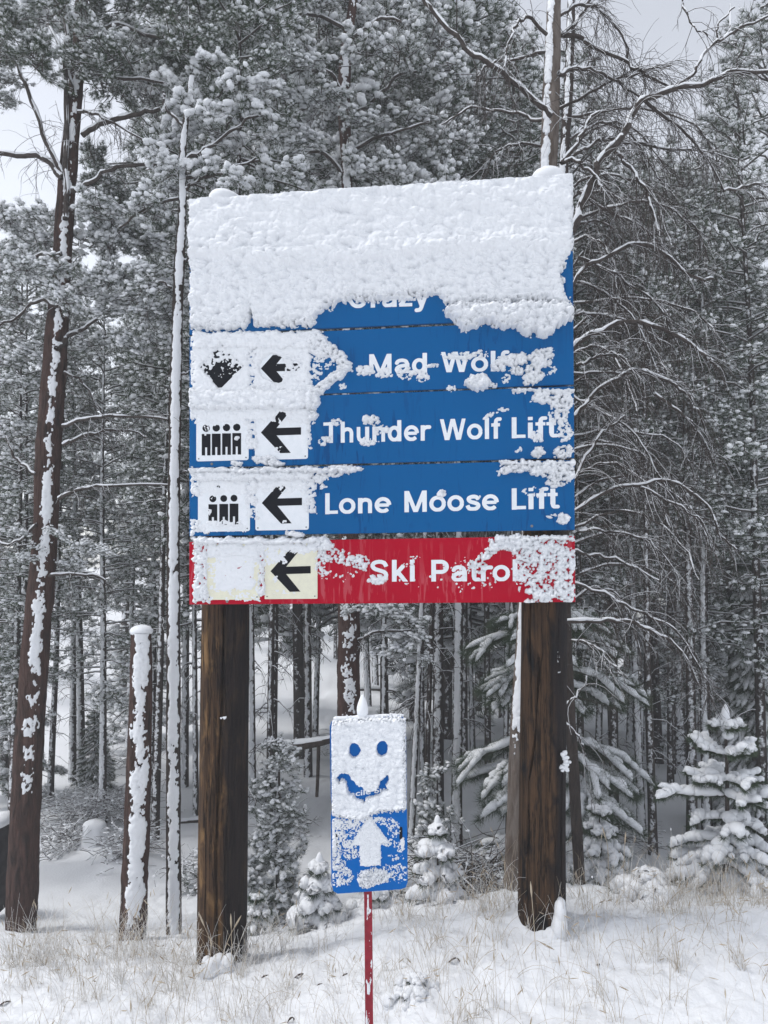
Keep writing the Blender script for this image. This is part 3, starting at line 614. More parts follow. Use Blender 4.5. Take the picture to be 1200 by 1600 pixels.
pL, _ = post(342, 1530, PL_Y, 353, 950, 350, 77, 70, 44, [([(-.3, .05), (.6, -.05), (1.1, .0), (1.5, .12), (2.3, .05)], .055, .03), ([(-.2, .32), (.5, .30), (1.0, .42)], .02, .012), ([(1.25, .3), (1.6, .16), (2.0, .2)], .02, .010), ([(.3, -.5), (1.7, -.55)], .015, .006)], MW0, 3)
pR, _ = post(849, 1470, PR_Y, 850, 945, 856, 74, 68, 46, [([(0, -.85), (.9, -.8), (1.1, -.55), (1.45, -.42), (1.6, -.4)], .07, .05), ([(.2, .75), (.75, .70), (1.0, .8)], .06, .045), ([(.3, .1), (1.0, -.05)], .02, .01), ([(1.3, -.8), (2.2, -.85)], .05, .02), ([(.2, .35), (1.9, .5)], .015, .008)], MW1, 8)
# bits of snow stuck on the posts
def stuck(o, Yf, spots, r=.010, nn=14):
    for (x, y, w, h, n) in spots:
        mb = MB(); C = []; S = []
        for _ in range(n):
            q = at(x+random.gauss(0, w/3), y+random.uniform(-h/2, h/2), Yf+random.uniform(-.004, .01)); C.append(q); S.append(random.uniform(.5, 1.3)*r)
        v, f = blobs(np.array(C), np.array(S), 1, RNG, .15); mb.add(v, f); part('snow_patch', mb, [M_SNOWT], o)
stuck(pR, PR_Y-.085, [(868, 1038, 7, 46, 34), (882, 1190, 10, 30, 26)], .011)
stuck(pL, PL_Y-.123, [(349, 1122, 5, 3, 5)], .007)

# ------------------------------------------------------------------ small blue sign on a red pole
EY = 3.2
ES = Plane(at(518.5, 1395, EY), at(637, 1388, EY-.02))
root2 = thing('small_blue_sign', (at(577, 1600, EY).x, EY, .0), 'narrow blue sign on a thin red pole, smiling face wiped into its snow', 'sign')
TLp = ES.uv(517, 1124)
poly = [ES.uv(x, y) for x, y in [(528, 1396), (626, 1389), (634, 1386), (637, 1378), (636.5, 1300), (635.5, 1245), (635.5, 1225), (634.5, 1135), (633, 1124), (627, 1118), (525, 1123), (518, 1127), (515.5, 1135), (517, 1245), (519, 1262), (517, 1275), (518, 1380), (521, 1392)]]
mb = MB(); prism(mb, ES, poly, 0, .004, 0, .001); M_BLUE2 = paint('blue_sign_face', (.004, .12, .42), (.01, .15, .45), .2)
sp_ = part('sign_panel', mb, [M_BLUE2], root2, smooth=False)
ES2 = Plane(at(518.5, 1395, EY), at(637, 1388, EY-.02)); ES2.P = ES.P+ES.N*.004
t = TX(None, ES2, 'Facile Su', 540, 601, 1246, 1237, 9, None, None, n=.0006, off=.02, thick=.0004); part('lettering', t, [M_WHITE], sp_, smooth=False)
mb = MB(); A = [(576.7, 1273.7), (610, 1318), (594.7, 1318), (594.7, 1351), (563, 1353), (563, 1320), (547, 1321)]
prism(mb, ES2, [ES2.uv(*q) for q in A], .0002, .0012); part('arrow_symbol', mb, [M_WHITE], sp_, smooth=False)
for x, y in ((525.5, 1311), (626.5, 1302)):
    mb = MB(); u, v = ES2.uv(x, y); prism(mb, ES2, rrect(u-.006, u+.006, v-.026, v+.026, .0058), .0002, .0015); part('slot', mb, [M_BLACK], sp_, smooth=False)
def in_poly(X, Y, P):
    c = np.zeros(X.shape, bool); P = list(P); d = np.full(X.shape, 1e9)
    for (x0, y0), (x1, y1) in zip(P, P[1:]+P[:1]):
        if y0 != y1: c ^= ((y0 > Y) != (y1 > Y)) & (X < (x1-x0)*(Y-y0)/(y1-y0)+x0)
        L = (x1-x0)**2+(y1-y0)**2; t = np.clip(((X-x0)*(x1-x0)+(Y-y0)*(y1-y0))/L, 0, 1); d = np.minimum(d, np.hypot(X-x0-t*(x1-x0), Y-y0-t*(y1-y0)))
    return np.where(c, d, -d)
def c4p(pts): return [(480+x/4.445, 1060+y/4.445) for x, y in pts]
MOUTH = c4p([(212, 688), (235, 665), (280, 655), (300, 680), (325, 725), (355, 748), (385, 755), (400, 778), (440, 785), (488, 778), (505, 745), (525, 705), (545, 676), (562, 672), (562, 705), (548, 735), (560, 765), (525, 772), (500, 795), (455, 805), (410, 820), (398, 846), (380, 828), (345, 825), (318, 790), (295, 795), (285, 755), (275, 715), (262, 695), (235, 690), (228, 712)])
BOT = c4p([(155, 300), (200, 285), (345, 275), (640, 262), (675, 285), (690, 330), (695, 900), (620, 918), (500, 925), (440, 948), (380, 975), (310, 972), (240, 962), (165, 945)])
ARP = A
def f_top(X, Y): return np.clip(in_poly(X, Y, BOT)/6-.1, -2, 1.5)
def f_mouth(X, Y): return np.clip(-in_poly(X, Y, MOUTH)/1.6, -2, 3)-.7
def f_arr(X, Y): return np.clip(in_poly(X, Y, ARP)/2, -2, 1.0)
def E_(x, y): return 480+x/4.445, 1060+y/4.445
def el(x, y, rx, ry, st, th, rot=0): X, Y = E_(x, y); return ('e', X, Y, rx/4.445, ry/4.445, st-.3, th, rot)
S5 = [('f', f_top, 1.0), ('-f', f_mouth), ('-e', 554.4, 1171.5, 7.2, 9.6, -3, 8), ('-e', 597.5, 1168, 7.2, 10.6, -3, 6),
      el(210, 1010, 50, 40, .5, .5), el(300, 1010, 70, 45, .4, .5), el(215, 1090, 60, 60, .3, .5), el(330, 1060, 60, 50, .15, .4), el(300, 1150, 60, 30, .4, .5), el(200, 1200, 45, 60, .4, .6), el(310, 1220, 60, 40, .3, .6), el(260, 1180, 40, 60, -.1, .4), el(210, 1290, 60, 50, .3, .7), el(260, 1370, 60, 60, .3, .6), el(200, 1400, 40, 50, .3, .5),
      el(470, 1370, 100, 50, .6, .9), el(420, 1400, 60, 50, .6, .9), el(560, 1330, 60, 40, .1, .5), el(640, 1340, 60, 50, .1, .5), el(640, 1390, 60, 30, -.1, .4), el(570, 1000, 70, 30, .1, .3), el(600, 1060, 50, 50, .1, .4), el(560, 1140, 50, 30, .2, .4), el(640, 1170, 40, 40, .1, .4), el(660, 1150, 12, 40, .8, .5), el(620, 1240, 60, 30, -.05, .5), el(190, 1140, 12, 70, .9, .5), el(450, 985, 110, 25, .3, .4),
      ('f', f_arr, .55)]
def ex2(X, Y, U, V, h, D):
    t = in_poly(X, Y, BOT)
    sm = .003+.006*fbm(X/16, Y/12, 0, 57, 3)+.016*puffs(X/9, Y/7, 58)**1.4+.008*puffs(X/4, Y/3.4, 59)
    h = np.where((t > 0) & (D > 0), sm*np.clip(D/1.0, 0, 1)**.5+.004*np.exp(-((t-5)/5)**2), h*.42)
    return h
vt = ES2.uv(576, 1117)[1]
P, F, vq = snow_sheet(ES2, -.004, ES.W+.004, -.002, vt+.006, .0013, S5, 25, ex2, 0, 1, 2.2)
Xp, Yp = project(P[:, 0], P[:, 1], P[:, 2]); ok = in_poly(Xp, Yp, [(x, y) for x, y in [(519, 1394), (636, 1388), (636, 1300), (635, 1120), (631, 1112), (519, 1118), (517, 1140)]])
F = F[(ok[F].min(1) > .3)]
ids, inv = np.unique(F, return_inverse=True)
mb = MB(); mb.add(P[ids], inv.reshape(-1, 4)); part('snow_crust', mb, [M_SNOW], root2)
# snow ridge on the panel's top
xx = np.linspace(521, 631, 60); pts = np.array([at(x, 1122.5-(x-521)/110*4.5, EY-.008) for x in xx]); rad = .0085*np.clip(np.minimum(xx-519, 633-xx)/6, .3, 1)**.5*(1+.25*vn(xx/7, 0, 0, 3))
V, F2 = tubes(pts, rad, 8); mb = MB(); mb.add(V, F2); part('snow_ridge', mb, [M_SNOW], root2)
# pole and its snow nub
pts = [at(579, 1610, EY+.02), at(575, 1393, EY+.02), at(570, 1260, EY+.02), at(566.5, 1112, EY+.02)]; pts[0].z = -.3
pp = catmull([tuple(p) for p in pts], 40); V, F2 = tubes(pp, np.full(40, .0195), 4)
mb = MB()
a0 = math.pi/4; sq = .016
rows = [np.array([(p[0]+sx*sq, p[1]+sy*sq, p[2]) for sx, sy in ((-1, -1), (1, -1), (1, 1), (-1, 1))]) for p in pp]
V = np.concatenate(rows); F2 = [(r*4+i, r*4+(i+1) % 4, r*4+4+(i+1) % 4, r*4+4+i) for r in range(39) for i in range(4)]
mb.add(V, [np.array(F2), np.array([[156, 157, 158, 159]])]); pole = part('pole', mb, [M_REDP], root2, smooth=False)
q = at(566.3, 1106, EY-.0); mb = MB(); v, f = ICO[2]; v = v.copy(); w = np.interp(v[:, 2], [-1, -.2, .5, 1], [1.25, 1.0, .72, .5])
mb.add(np.array(q)+np.stack([v[:, 0]*.024*w, v[:, 1]*.026*w, v[:, 2]*.052+.004], -1)*(1+.05*fbm(v[:, 0]*2, v[:, 1]*2, v[:, 2]*2)[:, None]), f); part('snow_cap', mb, [M_SNOW], root2)
# snow film on the pole's face
zz = np.arange(-.1, at(575, 1398, EY).z, .003); aa = np.linspace(-1, 1, 15); A_, Z_ = np.meshgrid(aa, zz)
cxx = np.interp(Z_, pp[:, 2], pp[:, 0]); cov = -.08-.45*np.abs(A_+.1)+.9*fbm(A_*1.4, Z_*16, 0, 71, 4)+.2*(puffs(A_*2, Z_*60, 72)-.7)
h = np.where(cov > 0, .001+.004*np.sqrt(np.clip(cov, 0, 1)), -.002)
V = np.stack([cxx+A_*sq*.93, EY+.02-sq-h, Z_], -1); nzz, naa = A_.shape; j, i = np.meshgrid(np.arange(nzz-1), np.arange(naa-1), indexing='ij')
F2 = np.stack([j*naa+i, j*naa+i+1, (j+1)*naa+i+1, (j+1)*naa+i], -1).reshape(-1, 4); F2 = F2[(h.ravel()[F2] > 0).any(1)]
mb = MB(); mb.add(V, F2); part('snow_film', mb, [M_SNOW], pole)

# ------------------------------------------------------------------ near trunks with real snow on the windward face
def trunk_mesh(path, Y, extra_top=None, seed=0, bulge=1):
    P = [at(x, y, Y if len(q) < 1 else Y+q[0]) for x, y, w, *q in path]; s = Y/CP/FPX
    R = [w*.5*s for x, y, w, *q in path]
    P[0] = P[0]+(P[0]-P[1]).normalized()*.35
    pts = np.array([tuple(p) for p in P])
    if extra_top: pts = np.vstack([pts, pts[-1]+(pts[-1]-pts[-2])/np.linalg.norm(pts[-1]-pts[-2])*extra_top]); R.append(R[-1]*.35)
    L = np.linalg.norm(pts[-1]-pts[0]); n = int(L/.02)
    C = catmull(pts, n); RR = np.interp(np.linspace(0, len(R)-1, n), np.arange(len(R)), R)
    return C, RR
def near_trunk(parent, C, R, m, seed, snow=(0, 1, .6), wr=.9, rel=.22, sm=None, off=0.0):
    WIND = math.atan2(-C[0][1], -C[0][0])+off
    n = len(C); ns = 56; a = np.arange(ns)/ns*6.28318; A, I = np.meshgrid(a, np.arange(n)); z = C[:, 2][:, None]
    r = R[:, None]*(1+.06*vn(np.cos(A)*2.4, np.sin(A)*2.4, z*3, seed)+.13*fbm(np.cos(A)*6, np.sin(A)*6, z*7, seed+1, 4))
    V = np.stack([C[:, 0][:, None]+r*np.cos(A), C[:, 1][:, None]+r*np.sin(A), z+0*A], -1)
    j, i = np.meshgrid(np.arange(n-1), np.arange(ns), indexing='ij'); F = np.stack([j*ns+i, j*ns+(i+1) % ns, (j+1)*ns+(i+1) % ns, (j+1)*ns+i], -1).reshape(-1, 4)
    mb = MB(); mb.add(V, [F, np.arange((n-1)*ns, n*ns)[None]]); tr = part('trunk', mb, [m], parent)
    z0, z1, amt = snow
    k = 44; fine = 3; n2 = n*fine; C2 = np.stack([np.interp(np.linspace(0, n-1, n2), np.arange(n), C[:, q]) for q in range(3)], -1); R2 = np.interp(np.linspace(0, n-1, n2), np.arange(n), R)
    th = np.linspace(-1, 1, k)*wr*1.5; TH, Z = np.meshgrid(th, C2[:, 2]); zz = C2[:, 2][:, None]; t = (zz-z0)
    arc = TH*R2[:, None]
    cov = amt-(TH/wr)**2+1.0*fbm(arc*12+3, zz*9, 0, seed+5, 4)+.9*(puffs(arc*34, zz*26, seed+6)-.72)+.5*fbm(arc*60, zz*45, 0, seed+15, 3)
    cov = cov-1.6*np.clip((z0-zz)/.5, 0, 1)-2*np.clip((zz-z1)/.4, 0, 1)
    h = np.where(cov > 0, np.sqrt(np.clip(cov, 0, 1))*(.15+.6*puffs(arc*30+7, zz*26, seed+8)+.35*puffs(arc*60+7, zz*52, seed+9))*rel*np.maximum(R2[:, None], .04), -.004)
    A2 = WIND+TH; rr = R2[:, None]*(1.0)+h+.002
    V = np.stack([C2[:, 0][:, None]+rr*np.cos(A2), C2[:, 1][:, None]+rr*np.sin(A2), zz-h*.3+0*A2], -1)
    j, i = np.meshgrid(np.arange(n2-1), np.arange(k-1), indexing='ij'); F = np.stack([j*k+i, j*k+i+1, (j+1)*k+i+1, (j+1)*k+i], -1).reshape(-1, 4)
    F = F[(h.ravel()[F] > 0).any(1)]; ids, inv = np.unique(F, return_inverse=True)
    mb = MB(); mb.add(V.reshape(-1, 3)[ids], inv.reshape(-1, 4)); part('snow', mb, [sm or M_SNOWT], tr)
    return tr
# ---- dead limbs with drooping twigs
def limb(parent, pts, w0, w1, Y, twigs=14, tl=(.12, .4), snow=True, seed=0, name='limb', droop=1.0, dY=0):
    twigs = int(twigs*1.7)
    rng = np.random.default_rng(seed+900); k = len(pts); P = np.array([tuple(at(x, y, Y+dY*i/(k-1))) for i, (x, y) in enumerate(pts)])
    n = max(16, k*5); C = catmull(P, n); s = Y/CP/FPX; R = np.linspace(w0, w1, n)*.5*s
    C = C+.014*np.stack([vn(np.arange(n)*.6, 0, 0, seed+q) for q in range(3)], -1)
    mb = MB(); V, F = tubes(C, R, 7); mb.add(V, F)
    sn = MB()
    if snow:
        Rs = R*.85+.0012; Rs = Rs*(1+.3*vn(np.arange(n)*.9, 3, 0, seed)); off = np.zeros((n, 3)); off[:, 2] = R*.75+.0015; Rs = np.where(vn(np.arange(n)*.5, 7, 0, seed+1) > -.72, Rs, 0)
        V, F = tubes(C+off, Rs, 6, .9); sn.add(V, F)
    if twigs:
        t = rng.random(twigs)**.8*.93+.05; idx = (t*(n-1)).astype(int); B = C[idx]; T = (C[np.minimum(idx+1, n-1)]-C[idx]); T /= np.linalg.norm(T, axis=1, keepdims=True)+1e-9
        def grow_(B, T, L, r0, kk=7, dr=1.0):
            m = len(B); D = T*.8+rng.standard_normal((m, 3))*.55; D /= np.linalg.norm(D, axis=1, keepdims=True)
            Q = [B]; d = D
            for q in range(kk-1):
                d = d+np.array([0, 0, -.22*dr])+rng.standard_normal((m, 3))*.16; d /= np.linalg.norm(d, axis=1, keepdims=True); Q.append(Q[-1]+d*(L/(kk-1))[:, None])
            Q = np.stack(Q, 1); Rr = np.linspace(1, .45, kk)[None]*r0; return Q, Rr*np.ones((m, 1))
        L = tl[0]+(tl[1]-tl[0])*rng.random(twigs); Q, Rr = grow_(B, T, L, max(.0022, .0019*Y/5), dr=droop)
        V, F = tubes(Q, Rr, 4); mb.add(V, F)
        if snow:
            Q2 = Q[::2]+np.array([0, 0, .0022]); V, F = tubes(Q2, Rr[::2]*.8, 4); sn.add(V, F)
        m2 = 3; B2 = np.concatenate([Q[:, 2], Q[:, 4], Q[:, 5]]); T2 = np.concatenate([Q[:, 3]-Q[:, 2], Q[:, 5]-Q[:, 4], Q[:, 6]-Q[:, 5]]); T2 /= np.linalg.norm(T2, axis=1, keepdims=True)
        Q, Rr = grow_(B2, T2, np.tile(L, 3)*(.35+.3*rng.random(3*twigs)), .0014*max(1, Y/5), 5, droop); V, F = tubes(Q, Rr, 3); mb.add(V, F)
    o = part(name, mb, [M_LIMB], parent)
    if snow: part('snow', sn, [M_SNOWT], o)
    return o
# ---- shared boughs of snowy needles (a bough is a cluster of tufts on twigs)
def bough_mesh(seed, n=130, R=.3, ts=.055, near=True, nn=16, snowk=.62, flat=.75):
    rng = np.random.default_rng(seed); mb = MB(); ntw = max(8, n//6)
    D = rng.standard_normal((ntw, 3)); D[:, 2] = D[:, 2]*.5+.15; D /= np.linalg.norm(D, axis=1, keepdims=True)
    L = R*(.45+.6*rng.random(ntw)); k = 5; Q = []
    B = rng.standard_normal((ntw, 3))*R*.22; B[:, 2] *= .6
    for q in range(k):
        t = q/(k-1); Q.append(B+D*(L*t)[:, None]*np.array([1, 1, flat])+np.array([0, 0, .05*t*t])*R/.3)
    Q = np.stack(Q, 1); V, F = tubes(Q, np.linspace(.006, .0022, k)[None]*np.ones((ntw, 1))*R/.3, 4); mb.add(V, F, 0)
    V, F = tubes(Q+np.array([0, 0, .005*R/.3]), np.linspace(.005, .0022, k)[None]*np.ones((ntw, 1))*R/.3, 4); mb.add(V, F, 2)
    ti = rng.integers(0, ntw, n); tt = .35+.65*rng.random(n); ii_ = np.minimum((tt*(k-1)).astype(int), k-2); fr = (tt*(k-1)-ii_)[:, None]
    P = Q[ti, ii_]*(1-fr)+Q[ti, ii_+1]*fr+rng.standard_normal((n, 3))*R*.09; A = D[ti]*.6+np.array([0, 0, .35]); A /= np.linalg.norm(A, axis=1, keepdims=True)
    S = ts*(.65+.6*rng.random(n))
    V, F = needles(P, A, S*1.6, nn, ts*.035, rng); mb.add(V, F, 1)
    V, F = needles(P+A*S[:, None]*.35, A, S*1.15, int(16*snowk), ts*.045, rng); mb.add(V, F, 2)
    keep = rng.random(n) < .72; S2 = np.stack([S*snowk*(.7+.6*rng.random(n)), S*snowk*(.6+.5*rng.random(n)), S*snowk*(.45+.35*rng.random(n))], -1)
    V, F = blobs((P+A*S[:, None]*.55+np.array([0, 0, 1])*S[:, None]*.22)[keep], S2[keep], 1 if near else 0, rng, .13); mb.add(V, F, 2)
    return mb.mesh('bough', [M_TWIG, M_NEED, M_SNOWT])
BOUGH = [bough_mesh(100+i) for i in range(5)]
BOUGHD = [bough_mesh(200+i, 150, .3, .05, True, 26, .36) for i in range(4)]      # darker, sheltered from the snow
BOUGHP = [bough_mesh(300+i, 60, .26, .075, True, 16, .78) for i in range(3)]     # big snow puffs
def boughs(parent, spots, kinds, jit=.25):
    o0 = ORG[parent.name]
    for (x, y, Y, rpx) in spots:
        q = at(x, y, Y)-o0; o = link('bough', random.choice(kinds), parent); o.location = q
        s = rpx*Y/CP/FPX/.30; o.scale = (s*random.uniform(.9, 1.15), s*random.uniform(.9, 1.15), s*random.uniform(.75, 1.0)); o.rotation_euler = (random.uniform(-.3, .3), random.uniform(-.3, .3), random.uniform(0, 6.28))
def scatter(x0, x1, y0, y1, n, Y, dY, r0, r1, avoid=()):
    out = []; tries = 0
    while len(out) < n and tries < n*60:
        tries += 1; x, y = random.uniform(x0, x1), random.uniform(y0, y1); r = random.uniform(r0, r1)
        if any((x-a)**2/c**2+(y-b)**2/d**2 < 1 for a, b, c, d in avoid): continue
        if any((x-a)**2+(y-b)**2 < (.55*(r+q))**2*.6 for a, b, _, q in out): continue
        out.append((x, y, Y+random.uniform(-dY, dY), r))
    return out
# 1 big reddish pine at the left
PT = [(33, 1460, 41), (35, 1400, 44), (42, 1220, 42), (57, 1000, 41), (69, 860, 36), (76, 700, 37), (89, 520, 34), (97, 400, 28), (108, 250, 26), (122, 100, 20), (128, 0, 18), (134, -120, 14)]
C, R = trunk_mesh(PT, 6.2, .8)
r1 = thing('pine_tree', (C[0][0], 6.2, float(ground_z(C[0][0], 6.2, False))), 'big reddish-barked pine standing at the edge of the snowfield, its limbs bare below dark boughs', 'tree')
near_trunk(r1, C, R, M_BARKR, 41, (at(40, 1205, 6.2).z, 12, .08), .62, .12)
C2_, R2_ = trunk_mesh([(100, 345, 8), (102, 250, 9), (102, 120, 8), (103, 0, 8), (104, -80, 5)], 6.1); limb(r1, [(104, 345), (101, 250), (102, 120), (103, 0), (104, -80)], 9, 6, 6.1, 4, seed=5)
for i, (pts, a, b, tw) in enumerate([([(128, 213), (165, 190), (215, 178), (250, 172)], 9, 6, 6), ([(112, 298), (140, 288), (175, 265), (235, 257), (262, 250)], 8, 4, 12), ([(95, 272), (72, 220), (40, 130), (12, 80), (2, 30)], 8, 4, 14), ([(95, 278), (72, 250), (40, 243), (-10, 240)], 9, 7, 8),
        ([(88, 548), (110, 525), (150, 500)], 9, 5, 4), ([(97, 668), (130, 655), (180, 648), (262, 657)], 6, 3, 14), ([(95, 697), (135, 680), (185, 672), (230, 682)], 6, 2, 14), ([(88, 780), (130, 765), (175, 757), (262, 760)], 6, 3, 14), ([(120, 175), (150, 178), (200, 205), (250, 235)], 5, 2, 22),
        ([(100, 580), (130, 600), (160, 640)], 4, 2, 8), ([(55, 742), (25, 715), (10, 680)], 5, 3, 4), ([(78, 898), (120, 895), (165, 905)], 5, 3, 8), ([(96, 400), (60, 400), (30, 425), (-10, 430)], 6, 4, 8), ([(120, 150), (90, 60), (70, 40), (60, 90)], 5, 2, 8), ([(92, 480), (60, 470), (20, 500), (-10, 510)], 6, 3, 10), ([(125, 60), (180, 40), (260, 60), (360, 50)], 8, 3, 10), ([(118, 120), (190, 120), (280, 130)], 7, 3, 8), ([(60, 820), (20, 850), (-10, 845)], 5, 3, 8)]):
    limb(r1, pts, a, b, 6.1, tw, seed=20+i, dY=random.uniform(-.35, .35))
hole = [(60, 130, 45, 30), (55, 200, 42, 60), (215, 225, 55, 42), (15, 190, 30, 30)]
boughs(r1, scatter(-20, 470, -40, 110, 52, 6.3, .8, 38, 52, hole)+scatter(0, 60, 60, 180, 6, 6.2, .4, 26, 36, hole)+scatter(150, 300, 90, 160, 9, 6.5, .6, 30, 40, hole), BOUGHD+[BOUGH[0]])
boughs(r1, scatter(-10, 250, 330, 470, 22, 6.3, .6, 30, 46)+scatter(140, 270, 420, 560, 9, 6.6, .4, 28, 40)+scatter(-10, 50, 480, 600, 5, 6.4, .4, 26, 36)+scatter(-10, 60, 640, 720, 4, 6.4, .4, 26, 34)+scatter(20, 170, 830, 890, 9, 6.0, .3, 16, 26), BOUGH)
boughs(r1, [(150, 250, 6.7, 34), (165, 285, 6.7, 36), (185, 310, 6.7, 34), (140, 290, 6.7, 30), (205, 330, 6.8, 30), (190, 375, 6.6, 34), (230, 385, 6.6, 34), (255, 350, 6.7, 30)], BOUGHD)
# 2 snapped-off snag
C, R = trunk_mesh([(206, 1482, 41), (212, 1350, 39), (217, 1200, 36), (220, 1080, 34), (221, 988, 30)], 5.5)
r2 = thing('broken_snag', (C[0][0], 5.5, float(ground_z(C[0][0], 5.5, False))), 'short snapped-off reddish trunk with snow packed down its face and a white cap', 'dead tree')
tr = near_trunk(r2, C, R, M_BARKR, 51, (at(210, 1390, 5.5).z, 12, .36), .85, .18)
mb = MB(); v, f = ICO[2]; r = R[-1]; mb.add(C[-1]+np.array([0, 0, .01])+v*np.array([r*1.15, r*1.15, .045])*(1+.1*fbm(v[:, 0]*2, v[:, 1]*2, v[:, 2]*2)[:, None]), f); part('snow_cap', mb, [M_SNOWT], r2)
# 3 slim snow-plastered pine left of the sign
C, R = trunk_mesh([(272, 1472, 23), (271, 1300, 22), (271, 1100, 21), (271, 850, 19), (273, 700, 18), (277, 500, 17), (281, 400, 16), (285, 330, 13), (286, 230, 11), (300, 120, 8)], 5.8)
r3 = thing('pine_tree', (C[0][0], 5.8, float(ground_z(C[0][0], 5.8, False))), 'slim pine close by the sign\'s left side, trunk plastered white, big snow puffs on top', 'tree')
near_trunk(r3, C, R, M_BARKD, 61, (at(272, 1440, 5.8).z, 12, .60), .85, .20)
for i, (pts, a, b) in enumerate([([(286, 300), (305, 285), (330, 270)], 6, 3), ([(285, 310), (240, 320), (185, 358)], 5, 3), ([(283, 410), (300, 400), (318, 402)], 5, 3), ([(276, 590), (295, 580)], 4, 2), ([(273, 740), (292, 738)], 4, 2), ([(268, 450), (250, 440), (232, 450)], 4, 2), ([(288, 250), (330, 230), (380, 190), (420, 180)], 6, 3), ([(290, 200), (260, 170), (255, 140)], 5, 3), ([(286, 280), (340, 270), (400, 250)], 6, 3)]):
    limb(r3, pts, a, b, 5.8, 4, seed=60+i)
boughs(r3, [(x, y, 5.8+random.uniform(-.3, .3), r) for x, y, r in [(270, 130, 34), (300, 160, 34), (330, 175, 36), (290, 215, 34), (340, 215, 34), (270, 265, 32), (320, 265, 36), (370, 285, 34), (385, 165, 32), (415, 180, 30), (410, 140, 30), (350, 130, 30), (330, 90, 26), (270, 180, 30), (420, 270, 30), (455, 265, 26), (240, 240, 26), (365, 225, 30), (305, 115, 26), (268, 300, 24)]], BOUGHP+[BOUGH[1]])
# 4 centre pine behind the sign
C, R = trunk_mesh([(546, 1425, 36), (545, 1250, 34), (545, 1100, 34), (545, 950, 33), (543, 600, 24), (542, 290, 17), (538, 180, 20), (540, 90, 19), (552, 0, 12), (556, -80, 10)], 7.5, .5)
r4 = thing('pine_tree', (C[0][0], 7.5, float(ground_z(C[0][0], 7.5, False))), 'red-barked pine directly behind the sign, rising from behind the small blue sign', 'tree')
near_trunk(r4, C, R, M_BARKR, 71, (at(545, 1180, 7.5).z, 14, .0), .95, .09)
for i, (pts, a, b) in enumerate([([(540, 175), (520, 120), (470, 110), (430, 125)], 7, 3), ([(543, 190), (580, 160), (620, 120), (650, 110)], 7, 3), ([(541, 240), (590, 215), (625, 205), (670, 190)], 6, 3), ([(540, 280), (500, 235), (440, 245), (400, 235)], 6, 3), ([(545, 270), (620, 270), (680, 295)], 6, 3), ([(541, 150), (480, 170), (410, 180)], 6, 3), ([(545, 1010), (580, 990), (640, 985)], 5, 3), ([(548, 60), (600, 30), (650, 40)], 6, 3), ([(548, 50), (480, 20), (430, 40)], 6, 3)]):
    limb(r4, pts, a, b, 7.5, 10, seed=80+i, dY=random.uniform(-.5, .5))
boughs(r4, scatter(400, 712, -30, 320, 72, 7.7, .8, 34, 48, [(540, 190, 16, 70), (700, 330, 1, 1)])+[(600, 960, 7.2, 34), (640, 975, 7.2, 30), (625, 1020, 7.2, 32), (650, 1000, 7.2, 26), (575, 955, 7.4, 30), (660, 1030, 7.2, 20), (610, 995, 7.3, 30), (545, 955, 7.2, 18)], BOUGH+[BOUGHD[0], BOUGHP[0]])
